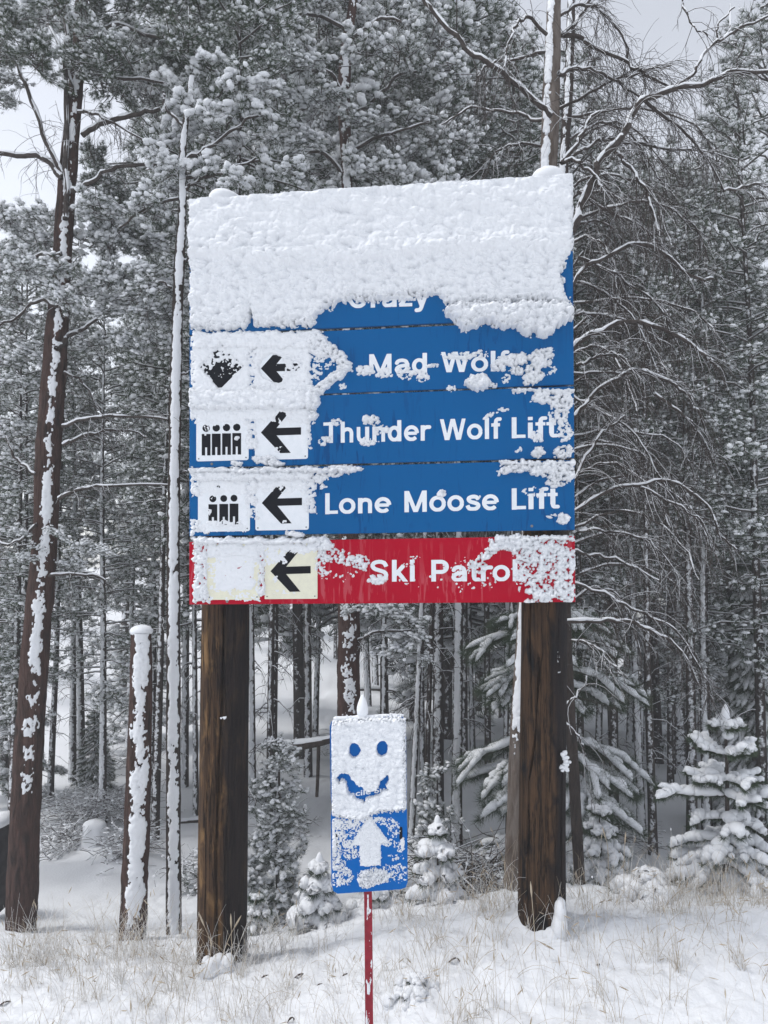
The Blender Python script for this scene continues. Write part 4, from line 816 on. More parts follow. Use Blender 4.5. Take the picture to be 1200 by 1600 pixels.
# 5, 6 the two dead pines right of the sign
C, R = trunk_mesh([(803, 1440, 36), (808, 1300, 33), (813, 1150, 31), (822, 1000, 30), (840, 600, 28), (856, 290, 28), (862, 130, 26), (866, 0, 22), (868, -60, 20)], 5.0)
r5 = thing('dead_pine', (C[0][0], 5.0, float(ground_z(C[0][0], 5., False))), 'grey dead pine rising behind the right post, arching bare limbs drooping to its right', 'dead tree')
near_trunk(r5, C, R, M_BARKG, 81, (at(820, 1100, 5).z, 12, .45), .62, .2, off=-.55); 
LM = [([(893, 365), (915, 305), (940, 250), (965, 218), (985, 185), (1005, 160), (1050, 142), (1100, 130), (1140, 115), (1210, 112)], 13, 5, 44, 4.8),
      ([(890, 460), (905, 430), (945, 400), (1000, 384), (1040, 400), (1080, 430), (1115, 437)], 7, 4, 34, 4.8), ([(880, 560), (898, 541), (930, 520), (985, 503), (1040, 515), (1080, 540), (1105, 560), (1125, 575)], 9, 4, 36, 4.7),
      ([(885, 680), (900, 650), (930, 615), (975, 583), (1010, 582), (1050, 600), (1075, 620), (1090, 645), (1110, 690)], 7, 3, 34, 4.8), ([(1020, 612), (1060, 640), (1090, 675), (1115, 725)], 5, 2, 20, 4.8), ([(890, 765), (902, 740), (925, 700), (945, 672), (975, 650)], 6, 3, 14, 4.8),
      ([(880, 810), (900, 800), (960, 765), (1010, 755), (1060, 755), (1100, 785), (1125, 835), (1150, 860)], 6, 3, 34, 4.8), ([(1000, 762), (1060, 790), (1100, 815)], 4, 2, 18, 4.8), ([(880, 905), (900, 915), (950, 930), (975, 945), (1010, 960), (1050, 980), (1080, 1020), (1105, 1070), (1112, 1095)], 5, 2, 30, 4.8),
      ([(870, 975), (885, 970), (930, 968), (980, 972), (1010, 980), (1050, 1005), (1075, 1035), (1100, 1080)], 8, 3, 32, 4.7), ([(872, 52), (905, 62), (935, 78), (985, 102), (1010, 118), (1050, 135)], 8, 3, 40, 5.1), ([(870, 118), (900, 108), (935, 113), (965, 130), (1005, 155)], 7, 3, 26, 4.9),
      ([(875, 170), (930, 140), (980, 118), (1050, 100)], 5, 2, 26, 5.2), ([(655, -12), (665, 5), (700, 45), (740, 85), (790, 120), (835, 158), (862, 180)], 6, 9, 10, 4.8), ([(855, 52), (825, 28), (805, 40), (795, 70), (790, 110)], 6, 2, 14, 4.9), ([(850, 85), (810, 90), (770, 100), (745, 118)], 5, 2, 18, 5.0),
      ([(1050, 140), (1080, 120), (1100, 85), (1120, 65), (1160, 45), (1210, 18)], 5, 3, 5, 4.8), ([(1121, 64), (1124, 40), (1145, 10)], 3, 2, 0, 4.8), ([(1120, 64), (1140, 45), (1142, 12)], 2, 2, 0, 4.8), ([(878, 258), (905, 220), (920, 190), (940, 175)], 7, 4, 10, 4.8), ([(880, 255), (910, 235), (935, 220), (960, 217)], 6, 4, 12, 4.8), ([(880, 258), (895, 250), (915, 262), (935, 285), (940, 300)], 6, 3, 12, 4.8),
      ([(960, 235), (990, 270), (1010, 300), (1030, 360)], 6, 3, 26, 4.8), ([(1005, 160), (1050, 190), (1090, 230), (1130, 300)], 6, 2, 30, 4.8), ([(930, 220), (970, 222), (1020, 230), (1090, 235), (1150, 250)], 5, 2, 32, 5.0), ([(900, 490), (940, 490), (985, 505), (1050, 540)], 4, 2, 26, 5.2), ([(898, 575), (925, 560), (955, 550), (980, 560)], 5, 2, 14, 4.8),
      ([(895, 585), (950, 582), (1000, 585), (1070, 600)], 4, 2, 22, 5.3), ([(900, 300), (950, 330), (1010, 360), (1060, 420)], 5, 2, 34, 5.3), ([(900, 340), (960, 320), (1030, 320), (1080, 350), (1110, 410)], 5, 2, 34, 5.4), ([(900, 400), (960, 430), (1020, 470), (1050, 520)], 5, 2, 30, 5.4), ([(895, 620), (940, 640), (1000, 690), (1040, 760)], 4, 2, 30, 5.4), ([(900, 700), (960, 700), (1020, 720), (1070, 770)], 4, 2, 30, 5.4), ([(900, 830), (960, 830), (1020, 850), (1060, 900)], 4, 2, 28, 5.4),
      ([(870, 30), (900, 10), (940, 20), (975, 60), (985, 110)], 6, 2, 30, 5.0), ([(868, 60), (895, 40), (930, -10)], 6, 4, 16, 5.0), ([(885, 860), (930, 868), (980, 880), (1030, 905)], 5, 2, 20, 5.0), ([(845, 190), (800, 175), (740, 170), (690, 195)], 5, 2, 20, 5.3), ([(850, 230), (800, 225), (760, 250)], 4, 2, 18, 5.3), ([(880, 1105), (900, 1090), (915, 1060)], 4, 2, 4, 4.9), ([(880, 1130), (905, 1150), (915, 1180)], 4, 2, 5, 4.9), ([(892, 1000), (930, 1010), (960, 1040)], 3, 2, 14, 4.9),
      ([(880, 440), (930, 450), (990, 500), (1030, 580)], 4, 2, 30, 5.2), ([(1060, -20), (1072, 15), (1085, 40), (1102, 57)], 4, 2, 6, 4.6), ([(1130, 300), (1170, 290), (1210, 295)], 4, 3, 16, 5.0)]
for i, (pts, a, b, tw, Y) in enumerate(LM): limb(r5, pts, a, b, Y, tw, seed=120+i, dY=random.uniform(-.25, .3), tl=(.1, .42))
C, R = trunk_mesh([(902, 1310, 16), (896, 1200, 16), (890, 1100, 16), (882, 900, 16), (876, 500, 16), (880, 280, 15), (889, 130, 14), (893, 0, 12), (895, -60, 10)], 6.3)
r6 = thing('dead_pine', (C[0][0], 6.3, float(ground_z(C[0][0], 6.3, False))), 'thinner dead pine close behind the grey one, both tops showing above the right post', 'dead tree')
near_trunk(r6, C, R, M_BARKD, 91, (at(880, 800, 6.3).z, 12, .45), .7, .2, off=-.3)
for i in range(22):
    y = 180+i*36+random.uniform(-10, 10); x0 = np.interp(y, [0, 280, 500, 900, 1310], [893, 880, 876, 882, 902]); ln = random.uniform(90, 240); up = random.uniform(10, 70)
    limb(r6, [(x0, y), (x0+ln*.3, y-up*.8), (x0+ln*.6, y-up*.7), (x0+ln*.85, y+10), (x0+ln, y+random.uniform(30, 90))], 4.5, 1.6, 6.3, 26, seed=300+i, tl=(.15, .5), dY=random.uniform(-.6, .6))

# ------------------------------------------------------------------ woodland trees: prototypes and copies
def ptrunk(seed, H, r, dead=14, z0=-.5, deadz=(1.2, 5)):
    rng = np.random.default_rng(seed); n = 26; z = np.linspace(z0, H, n); C = np.stack([.05*vn(z*.25, 1, 0, seed), .05*vn(z*.25, 2, 0, seed), z], -1)
    R = r*(1-.85*np.clip(z/H, 0, 1))*(1+.15*np.exp(-np.clip(z, 0, 9)*4)); mb = MB(); V, F = tubes(C, R, 12)
    mb.add(V, F, 0)
    if dead:
        m = dead; zz = rng.uniform(*deadz, m); az = rng.random(m)*6.28; L = rng.uniform(.25, .9, m); k = 6; Q = []
        for q in range(k):
            t = q/(k-1); Q.append(np.stack([np.cos(az)*L*t, np.sin(az)*L*t, zz+L*(.25*t-.65*t*t)], -1))
        Q = np.stack(Q, 1)+rng.standard_normal((m, k, 3))*.012; Rr = np.linspace(.012, .004, k)[None]*np.ones((m, 1)); V, F = tubes(Q, Rr, 4); mb.add(V, F, 1)
        V, F = tubes(Q+np.array([0, 0, .007]), Rr*.8, 4); mb.add(V, F, 2)
        B = np.concatenate([Q[:, 2], Q[:, 3], Q[:, 4], Q[:, 4]]); mm = len(B); D = rng.standard_normal((mm, 3)); D[:, 2] = -abs(D[:, 2])*.7; D /= np.linalg.norm(D, axis=1, keepdims=True)
        Q2 = np.stack([B, B+D*.15, B+D*.27+np.array([0, 0, -.05])], 1); V, F = tubes(Q2, np.array([[.005, .004, .003]])*np.ones((mm, 1)), 3); mb.add(V, F, 1)
    return mb.mesh('trunk', [M_BARKF, M_LIMB, M_SNOWT])
def pcrown(seed, H, zc, R, nb=60, tufts=26, ts=.09, shape='pine', snowk=.56, nn=15):
    rng = np.random.default_rng(seed); mb = MB(); f = (np.arange(nb)+rng.random(nb))/nb; z0 = zc+(H-zc)*f; az = rng.random(nb)*6.28
    prof = np.clip(np.sqrt(np.clip(1-f, 0, 1))*(.5+.7*np.clip(f*4, 0, 1)), .08, 1) if shape == 'pine' else np.clip(1-f, .05, 1)**.85
    L = R*prof*rng.uniform(.65, 1.15, nb); k = 6; Q = []
    up = np.interp(f, [0, 1], [.05, .8]) if shape == 'pine' else np.interp(f, [0, 1], [-.15, .5]); dr = .35 if shape == 'pine' else .45
    for q in range(k):
        t = q/(k-1); Q.append(np.stack([np.cos(az)*L*t, np.sin(az)*L*t, z0+L*(up*t-dr*t*t)+.12*L*max(0, t-.75)*4], -1))
    Q = np.stack(Q, 1)+rng.standard_normal((nb, k, 3))*.03*np.array([1, 1, .6])
    Rr = np.linspace(.022, .006, k)[None]*np.ones((nb, 1)); V, F = tubes(Q, Rr, 4); mb.add(V, F, 0); V, F = tubes(Q+np.array([0, 0, .012]), Rr*.85, 4); mb.add(V, F, 2)
    n = int(nb*tufts); w = L/L.sum(); bi = rng.choice(nb, n, p=w); tt = .18+.82*rng.random(n)**.8; ii_ = np.minimum((tt*(k-1)).astype(int), k-2); fr = (tt*(k-1)-ii_)[:, None]
    P = Q[bi, ii_]*(1-fr)+Q[bi, ii_+1]*fr; sd = np.stack([-np.sin(az[bi]), np.cos(az[bi]), 0*tt], -1); sw = rng.uniform(-1, 1, n)*L[bi]*.38*(1.15-tt)
    P = P+sd*sw[:, None]+np.stack([0*tt, 0*tt, -abs(sw)*.25+rng.standard_normal(n)*.07], -1)
    A = np.stack([np.cos(az[bi])*.5, np.sin(az[bi])*.5, .45+0*tt], -1)+sd*np.sign(sw)[:, None]*.4; A /= np.linalg.norm(A, axis=1, keepdims=True)
    S = ts*rng.uniform(.6, 1.3, n); V, F = needles(P, A, S*1.6, nn, ts*.06, rng); mb.add(V, F, 1)
    V, F = needles(P+A*S[:, None]*.3, A, S*1.15, 5, ts*.07, rng); mb.add(V, F, 2)
    keep = rng.random(n) < .60; el_ = 1.0 if shape == 'pine' else 1.5
    S2 = np.stack([S*snowk*el_*rng.uniform(.7, 1.3, n), S*snowk*rng.uniform(.6, 1.1, n), S*snowk*rng.uniform(.4, .75, n)], -1)
    V, F = blobs((P+A*S[:, None]*.5)[keep], S2[keep], 0, rng, .12); mb.add(V, F, 2)
    return mb.mesh('crown', [M_LIMB, M_NEED, M_SNOWT])
PROTO = {}
for i in range(4): PROTO['p%d' % i] = (ptrunk(400+i, 14, .1), pcrown(410+i, 14.3, [3.6, 4.2, 5.0, 3.0][i], [1.6, 1.4, 1.3, 1.9][i], 90, 24))
for i in range(2): PROTO['t%d' % i] = (ptrunk(420+i, 14, .1, 26, deadz=(1.5, 7.5)), pcrown(430+i, 14.3, [7.0, 6.2][i], [1.3, 1.5][i], 60, 26))
PROTO['s0'] = (ptrunk(440, 10, .11, 6), pcrown(441, 10.2, .6, 1.5, 130, 16, .10, 'spruce', .7))
PROTO['s1'] = (ptrunk(442, 10, .11, 6), pcrown(443, 10.2, 1.6, 1.3, 120, 16, .10, 'spruce', .7))
def tree(px, Y, wpx, proto, label, group=None, H=None, top=None, basepy=None, name='pine_tree', cat='tree', pos=None):
    b = pos if pos is not None else (hit(px, basepy) if basepy else gpos(px, Y)); Y = b.y
    o = thing(name, b, label, cat, group); tm, cm = PROTO[proto]; r0 = .11 if proto[0] == 's' else .1; h0 = 10 if proto[0] == 's' else 14
    sxy = 1.0 if H is None else H/h0; sz = sxy
    if top:
        q = at(top[0], top[1], Y)-b; ang = Vector((0, 0, 1)).rotation_difference(q.normalized()); e = ang.to_euler()
    else: e = (random.gauss(0, .018), random.gauss(0, .018), 0)
    tr = wpx*.5*Y/CP/FPX/r0 if wpx else random.uniform(.6, 1.1)
    o.rotation_euler = e
    rz = random.uniform(0, 6.28)
    a = link('trunk', tm, o); a.scale = (tr, tr, sz); a.rotation_euler[2] = rz
    if cm: c = link('crown', cm, o); c.scale = (sxy, sxy, sz); c.rotation_euler[2] = rz+random.uniform(0, 6)
    return o
# individually seen trunks: (base px, base py, width px, upper point, proto, height, label)
EX = [(10, 1243, 11, (-12, 800), 'p0', 11, 'thin snow-streaked trunk at the far left, left of the big reddish pine'),
      (37, 1290, 13, (42, 600), 'p3', 13, 'snowy trunk half hidden directly behind the big reddish pine'),
      (81, 1250, 10, (98, 700), 't0', 12, 'crooked grey trunk just right of the big reddish pine'),
      (127, 1230, 14, (115, 700), 't1', 12, 'straight grey trunk beside the small spruce in the left clearing'),
      (188, 1112, 15, (205, 700), 'p2', 14, 'leaning grey trunk with tufts of needles behind the snapped snag'),
      (244, 1312, 14, (257, 850), 't0', 13, 'leaning snow-sided trunk between the snag and the slim pine'),
      (288, 1230, 12, (292, 900), 't1', 13, 'grey trunk just right of the slim white pine'),
      (304, 1275, 9, (302, 950), 'p1', 12, 'thin trunk hard against the left edge of the left post'),
      (381, 1450, 16, (378, 1000), 't0', 12, 'dark trunk hugging the right edge of the left post'),
      (397, 1260, 10, (395, 960), 't1', 13, 'dark trunk in the gap right of the left post'), (424, 1250, 15, (427, 960), 'p0', 13, 'pale snow-plastered trunk above the tall snowy sapling'),
      (478, 1110, 9, (476, 960), 't0', 13, 'far grey trunk left of the red-barked pine'), (494, 1150, 9, (500, 960), 't1', 12, 'leaning grey trunk at the end of the fallen log'),
      (640, 1330, 11, (653, 1050), 't0', 9, 'crooked pale trunk touching the right edge of the small blue sign'), (602, 1160, 8, (598, 1000), 't1', 13, 'thin grey trunk above the small blue sign'),
      (662, 1330, 9, (667, 1150), 't1', 8, 'thin leaning stem behind the snow-capped little spruce'), (681, 1315, 19, (680, 980), 'p1', 13, 'dark speckled trunk right of the small blue sign, left of two'),
      (716, 1322, 18, (718, 960), 't0', 14, 'dark speckled trunk right of the small blue sign, right of two'), (764, 1258, 11, (762, 1050), 't1', 12, 'short visible trunk under the drooping snowy boughs'),
      (797, 1330, 11, (800, 1000), 't0', 13, 'dark trunk close to the left of the grey dead pine'), (957, 1302, 16, (955, 1000), 't1', 14, 'stout trunk standing over the fallen branch right of the right post'),
      (1019, 1337, 14, (1012, 900), 't0', 14, 'lone slim trunk nearest on the open snow right of the sign'), (1031, 1194, 13, (1020, 950), 't1', 15, 'dark trunk further back behind the lone slim trunk'),
      (985, 1160, 11, (988, 1000), 't0', 15, 'short dark trunk base on the far rise right of the sign'), (1008, 1175, 8, (1008, 1000), 't1', 15, 'thin dark trunk just left of the lone slim trunk'),
      (1085, 1312, 17, (1078, 900), 't0', 15, 'left one of the close pair of trunks beside the snow-laden young pine'), (1105, 1310, 14, (1100, 900), 't1', 15, 'right one of the close pair of trunks beside the snow-laden young pine'),
      (1054, 1210, 7, (1052, 1000), 't0', 14, 'very thin pale stem between the lone trunk and the close pair'), (1070, 1160, 8, (1070, 1000), 't1', 15, 'thin dark trunk just left of the close pair')]
def hcap(x, Y, gz, H, left=400, right=270):
    cap = left if x < 250 else (right if x > 930 else (60 if x > 700 else -200))
    return min(H, at(x, cap, Y).z-gz)
for x, y, w, tp, pr, H, lab in EX:
    b = hit(x, y); tree(x, None, w, pr, lab, H=hcap(x, b.y, b.z, H+3), top=tp, basepy=y)
# filling woodland: mid-distance crowns that close the view above
def px_of(p): x, y = project(p.x, p.y, p.z); return x, y
MID = [(160, 10, 'p3', 400, 'snowy crown between the big reddish pine and the slim white pine'), (235, 11, 'p0', 430, 'grey-green crown just left of the slim white pine'), (20, 9.5, 'p3', 400, 'snowy crown behind the big reddish pine at the left edge'), (60, 13, 'p0', 380, 'pale hazy pine crown seen left of the big reddish pine'),
       (110, 12, 'p2', 450, 'narrow hazy pine just behind the big reddish pine'), (320, 10.5, 'p3', -80, 'bushy snowy pine above the left post'), (420, 9.5, 'p0', -120, 'tall snowy pine above the left half of the sign'), (480, 12, 'p3', -100, 'tall pine left of the centre pine, above the sign'), (600, 10, 'p3', -120, 'tall snowy pine just right of the centre pine, above the sign'),
       (660, 12, 'p0', -60, 'tall pine above the middle of the sign, left of the narrow spire'), (740, 14, 's1', 5, 'narrow hazy spire-topped conifer against the sky above the sign'), (700, 18, 's0', 90, 'smaller hazy conifer left of the narrow spire'), (790, 12, 'p2', 130, 'snowy conifer left of the grey dead pine top'), (830, 13, 'p3', 70, 'snowy conifer directly behind the grey dead pine top'),
       (910, 9.5, 'p3', 80, 'snowy conifer behind the dead limbs right of the dead pines'), (960, 12, 'p0', 120, 'hazy conifer behind the tangle of dead limbs'), (1000, 9.5, 'p2', 300, 'low snowy conifer behind the arching dead limbs'), (1050, 12, 'p3', 290, 'grey conifer behind the tips of the dead limbs'), (1105, 9.5, 'p3', 330, 'snowy conifer under the open sky at the right'),
       (1085, 16, 's0', 230, 'small hazy spire in the sky gap at the right'), (1150, 10, 'p0', 215, 'snowy conifer below the sky near the right edge'), (1195, 9, 'p3', 70, 'tall snowy pine at the upper right edge'), (1235, 11, 'p3', -50, 'tall pine cut off by the right edge'), (1160, 14, 's0', 260, 'hazy spruce behind the right-edge pine'), (1280, 9.5, 'p0', 0, 'pine beyond the right edge'),
       (-40, 11, 'p3', 350, 'pine crown cut off by the left edge'), (-60, 8, 'p0', 300, 'near pine mostly beyond the left edge'), (350, 14, 's1', -50, 'dark spruce behind the crowns above the left post'), (540, 15, 's1', -50, 'dark spruce directly behind the centre pine'), (200, 15, 's0', 440, 'hazy spruce in the left gap between the trunks')]
for i, (x, Y, pr, tp, lab) in enumerate(MID):
    g = gpos(x, Y); tree(x, Y, random.uniform(10, 16)*10/Y, pr, lab, 'snow-dusted conifers behind the sign', H=(at(x, tp, Y).z-g.z))
rng = random.Random(5); placed = []
n = 0
while n < 150:
    Y = rng.uniform(12, 75)**1.0; x = rng.uniform(-.62, .62)*Y
    px = 600+x/Y*FPX
    if -.47 < x/Y < -.30 and Y < 42 and rng.random() < .85: continue
    if x/Y < -.04 and rng.random() < .6: continue
    if -.5 < x/Y < -.24 and rng.random() < .6: continue
    if any((x-a)**2+(Y-b)**2 < 1.1 for a, b in placed): continue
    placed.append((x, Y)); n += 1
    pr = rng.choice(['p0', 'p1', 'p2', 't0', 't1', 't0', 't1', 's1', 'p3']); H = rng.uniform(10, 15)
    H = max(4, hcap(px, Y, float(ground_z(x, Y, False)), H+3, 430, 300))
    tree(0, 0, None, pr, 'slender grey pine far off in the hazy wood '+('left of' if px < 290 else 'behind' if px < 905 else 'right of')+' the sign', 'far pines in the hazy wood '+('left of' if px < 290 else 'behind' if px < 905 else 'right of')+' the sign', H=H, pos=Vector((x, Y, float(ground_z(x, Y, False)))))

# ------------------------------------------------------------------ snow-laden young conifers
def laden(name, base, H, levels, label, cat='tree', rs=.032, seed=0, fingers=2, droopk=1.0, need=26, nl=.05, top=True, group=None):
    rng = np.random.default_rng(seed+50); o = thing(name, base, label, cat, group); b = np.array(base)
    z = np.linspace(-.2, H, 14); C = b+np.stack([.012*vn(z*4, 0, 0, seed), .012*vn(z*4, 5, 0, seed), z], -1); mb = MB(); V, F = tubes(C, np.linspace(.02, .006, 14)*max(.6, H), 7); mb.add(V, F); part('trunk', mb, [M_LIMB], o)
    SN, ND, WD = MB(), MB(), MB()
    def arm(p0, az, L, dr, r, tipup=.15, depth=0):
        k = 12; t = np.linspace(0, 1, k); d = np.array([math.cos(az), math.sin(az), 0]); wob = rng.standard_normal(3)*.04*L
        P = p0+d*(L*t)[:, None]+np.stack([0*t, 0*t, -dr*L*t**1.6+tipup*L*np.clip(t-.6, 0, 1)*1.5], -1)+wob*(t*t)[:, None]
        V, F = tubes(P, np.linspace(.009, .004, k)*max(.6, L*2), 4); WD.add(V, F)
        rr = r*np.sqrt(np.clip(1-(2*np.clip(t, .5, 1)-1)**6, 0, 1))*np.clip(t*5+.3, 0, 1)*(1+.22*rng.standard_normal(k)); rr[-1] = 0; rr[0] = 0
        Ps = P+np.array([0, 0, 1])*(rr*.75)[:, None]; kk = 26; tt = np.linspace(0, k-1, kk); Pi = np.stack([np.interp(tt, np.arange(k), Ps[:, q]) for q in range(3)], -1); ri = np.interp(tt, np.arange(k), rr)
        Pi[:, :2] += rng.standard_normal((kk, 2))*r*.08
        V, F = tubes(Pi, ri, 10, .82); V = V+(r*.16*fbm(V[:, 0]*45, V[:, 1]*45, V[:, 2]*45, seed, 2))[:, None]*np.array([.6, .6, 1]); SN.add(V, F)
        m = int(need*L/.2)+6; ti = rng.random(m)*.95+.05; Pn = np.stack([np.interp(ti*(k-1), np.arange(k), P[:, q]) for q in range(3)], -1); A = np.tile(d*.8+np.array([0, 0, -.2]), (m, 1))
        V, F = needles(Pn, A, np.full(m, nl), 6, .0018, rng, 1.0); ND.add(V, F)
        if depth < 1:
            for q in range(fingers):
                s = 1 if q % 2 else -1; tq = rng.uniform(.3, .8); pq = np.array([np.interp(tq*(k-1), np.arange(k), P[:, c]) for c in range(3)]); arm(pq, az+s*rng.uniform(.5, 1.0), L*rng.uniform(.35, .55)*(1.2-tq*.4), dr+.15, r*.8, tipup, 1)
    for (zf, L, nb, dr, *azs) in levels:
        az0 = rng.random()*6.28
        for q in range(nb):
            az = azs[0][q] if azs else az0+q*6.283/nb+rng.normal(0, .2)
            arm(np.array([b[0], b[1], b[2]+zf*H]), az, L*rng.uniform(.85, 1.12), dr*droopk, rs*rng.uniform(.85, 1.15)*(.75+.5*(1-zf)))
    if top:
        v, f = ICO[2]; q = C[-1]; SN.add(q+np.stack([v[:, 0]*rs*.75*(1-.25*v[:, 2]), v[:, 1]*rs*.75, v[:, 2]*rs*2.0], -1)*(1+.1*fbm(v[:, 0]*2, v[:, 1]*2, v[:, 2]*2, seed)[:, None]), f)
        V, F = blobs(C[-1]+np.array([[0, 0, -rs*2.2], [.01, -.01, -rs*3.6]]), np.array([rs*1.1, rs*1.0]), 2, rng, .03); SN.add(V, F)
    part('branches', WD, [M_LIMB], o); part('needles', ND, [M_NEED], o); part('snow', SN, [M_SNOWT], o)
    return o
PI = math.pi
b = hit(1137, 1388); b = at(1137, 1392, 5.0); b.z = float(ground_z(b.x, 5.0))
laden('young_pine', b, 1.13, [(.94, .11, 4, .0, [PI, 0, -PI/2, 1.4]), (.78, .22, 5, -.35, [PI, .1, -1.4, 2.2, -.6]), (.64, .25, 5, -.05, [PI-.1, .2, -1.3, 1.5, -2.4]), (.55, .50, 1, .0, [PI+.05]), (.55, .33, 3, -.05, [-.2, -1.2, 1]), (.42, .22, 4, .3), (.30, .28, 5, .35), (.18, .36, 5, .35), (.07, .40, 6, .2)],
      'young pine with thick snow sausages along its arms at the right on the bank', rs=.035, seed=1, need=60, nl=.045)
def lad(px, py, Y, hpx, wpx, label, seed, rs=.03, lv=5, fingers=1, dr=.35, nb=5, name='young_spruce', **k):
    b = at(px, py, Y); b.z = float(ground_z(b.x, Y)) if abs(float(ground_z(b.x, Y))-b.z) < .25 else b.z
    s = Y/CP/FPX; H = hpx*s; W = wpx*s
    laden(name, b, H, [(.93-.85*i/(lv-1), W*(.25+.75*(i/(lv-1))**.8), nb, dr*(.3+.7*i/(lv-1))) for i in range(lv)], label, rs=rs, seed=seed, fingers=fingers, **k)
lad(683, 1428, 4.9, 108, 46, 'little spruce capped with snow puffs between the small blue sign and the brush', 2, rs=.040, lv=4, nb=5, fingers=1, dr=.25)
lad(497, 1442, 4.9, 92, 44, 'low snow-swamped spruce left of the small blue sign, at its lower corner', 3, rs=.042, lv=4, nb=5, dr=.25)
lad(588, 1432, 5.1, 60, 45, 'low mound-like snowy spruce behind the red pole', 4, rs=.04, lv=3, dr=.2)
def puffy(px, py, Y, hpx, wpx, n, r, kinds, label, name='young_spruce'):
    b = at(px, py, Y); b.z = float(ground_z(b.x, Y, False)); s_ = Y/CP/FPX; o = thing(name, b, label, 'tree'); z = np.linspace(-.2, hpx*s_, 12)
    C = np.array(b)+np.stack([.02*vn(z*3, 0, 0, px), 0*z, z], -1); mb = MB(); V, F = tubes(C, np.linspace(.022, .006, 12), 6); mb.add(V, F); part('trunk', mb, [M_LIMB], o)
    for i in range(n):
        t = (i+random.random())/n; w = wpx*(.25+.75*(1-t)**.7)*math.sqrt(random.random()); a = random.random()*6.28
        q = link('bough', random.choice(kinds), o); q.location = (w*s_*math.cos(a), w*s_*math.sin(a), t*hpx*s_); k = r*s_/.3*random.uniform(.7, 1.2)*(1.1-.5*t); q.scale = (k, k, k*.8); q.rotation_euler = (random.uniform(-.5, .5), random.uniform(-.5, .5), random.uniform(0, 6.28))
BOUGHS = [bough_mesh(330+i, 46, .26, .085, True, 22, .55) for i in range(3)]
puffy(432, 1425, 6.2, 285, 62, 74, 27, BOUGHS, 'tall thin sapling with clotted snowy sprays right of the left post')
puffy(683, 1300, 8.0, 150, 42, 22, 26, BOUGHS, 'bushy snow-clotted spruce around the foot of the dark trunks')
puffy(330, 1420, 7.4, 60, 50, 8, 22, BOUGHS, 'low frosted sapling hidden behind the foot of the left post')
puffy(20, 960, 11, 260, 70, 26, 30, BOUGHS, 'hazy snowy sapling at the left edge behind the big reddish pine')
lad(146, 1228, 11.5, 120, 36, 'small grey spruce standing in the left clearing', 6, rs=.016, lv=12, nb=6, dr=.5, need=60, nl=.06, top=False)
b = at(862, 1385, 8.0); b.z = float(ground_z(b.x, 8.0, False)); kz = at(862, 940, 8.0).z-b.z; zf = lambda py: (at(862, py, 8.0).z-b.z)/kz
laden('drooping_spruce', b, kz, [(zf(950), .75, 5, .30), (zf(975), .8, 5, .35), (zf(1040), .85, 5, .4), (zf(1065), .7, 4, .4), (zf(1150), .95, 6, .45), (zf(1180), .9, 5, .5), (zf(1215), .7, 4, .55), (zf(1310), .7, 5, .3), (zf(1345), .6, 5, .3)],
      'drooping spruce behind the right post, sheets of snow on separate boughs', rs=.046, seed=7, fingers=5, need=60, nl=.11, top=False)
lad(940, 1400, 6.6, 150, 60, 'small dark spruce with snow clots at the right foot of the right post', 8, rs=.035, lv=6, nb=6, dr=.6, fingers=2, need=40, nl=.06, top=False)
lad(1185, 1300, 9.5, 470, 75, 'dark drooping spruce at the right edge behind the young pine', 9, rs=.03, lv=18, nb=8, dr=1.0, fingers=3, need=40, nl=.09, top=False)
lad(1010, 1405, 4.7, 24, 52, 'low snow-buried juniper on the bank left of the young pine', 11, rs=.04, lv=2, nb=7, dr=.15, top=False, name='low_shrub')
lad(650, 1590, 3.75, 18, 50, 'snow-capped weed clump at the bottom right of the red pole', 12, rs=.020, lv=3, nb=6, dr=.5, fingers=2, top=False, need=4, nl=.02, name='weed_clump')
lad(400, 1460, 5.3, 60, 40, 'small dark twiggy spruce at the right foot of the left post', 13, rs=.018, lv=4, nb=6, dr=.4, top=False)
# ------------------------------------------------------------------ brush, logs, stumps, boulder
def brush(px, py, Y, w, h, n, label, seed, snowf=.4, L=(.25, .6)):
    rng = np.random.default_rng(seed); b = at(px, py, Y); b.z = float(ground_z(b.x, Y, False)); s = Y/CP/FPX
    B = np.array(b)+np.stack([rng.normal(0, w*s*.45, n), rng.normal(0, .25, n), rng.random(n)*h*s*.75], -1); D = rng.standard_normal((n, 3)); D[:, 2] = abs(D[:, 2])*.35; D[:, 0] *= 1.5; D /= np.linalg.norm(D, axis=1, keepdims=True)
    ln = rng.uniform(*L, n); k = 6; Q = [B]; d = D
    for q in range(k-1): d = d+rng.standard_normal((n, 3))*.22+np.array([0, 0, -.05]); d /= np.linalg.norm(d, axis=1, keepdims=True); Q.append(Q[-1]+d*(ln/(k-1))[:, None])
    Q = np.stack(Q, 1); Rr = np.linspace(1, .4, k)[None]*rng.uniform(.002, .006, (n, 1)); mb = MB(); V, F = tubes(Q, Rr, 4); mb.add(V, F)
    o = thing('brush_pile', b, label, 'brush'); part('twigs', mb, [M_TWIG], o)
    m = int(n*snowf); mb = MB(); V, F = tubes(Q[:m]+np.array([0, 0, .004]), Rr[:m]*1.1, 4); mb.add(V, F)
    C = Q[:m, 3]+np.array([0, 0, .004]); V, F = blobs(C, np.stack([rng.uniform(.01, .035, m), rng.uniform(.01, .02, m), rng.uniform(.006, .012, m)], -1), 1, rng, .1); mb.add(V, F); part('snow', mb, [M_SNOWT], o)
brush(735, 1425, 6.3, 75, 110, 420, 'tangle of dark dead twigs left of the right post', 1, .3)
brush(150, 1300, 10.0, 95, 55, 420, 'low frosted brush behind the snow-covered stump', 2, .8, (.15, .45))
brush(330, 1400, 7.5, 60, 50, 120, 'sparse frosted twigs on the snow beside the slim white pine', 3, .8, (.15, .4))
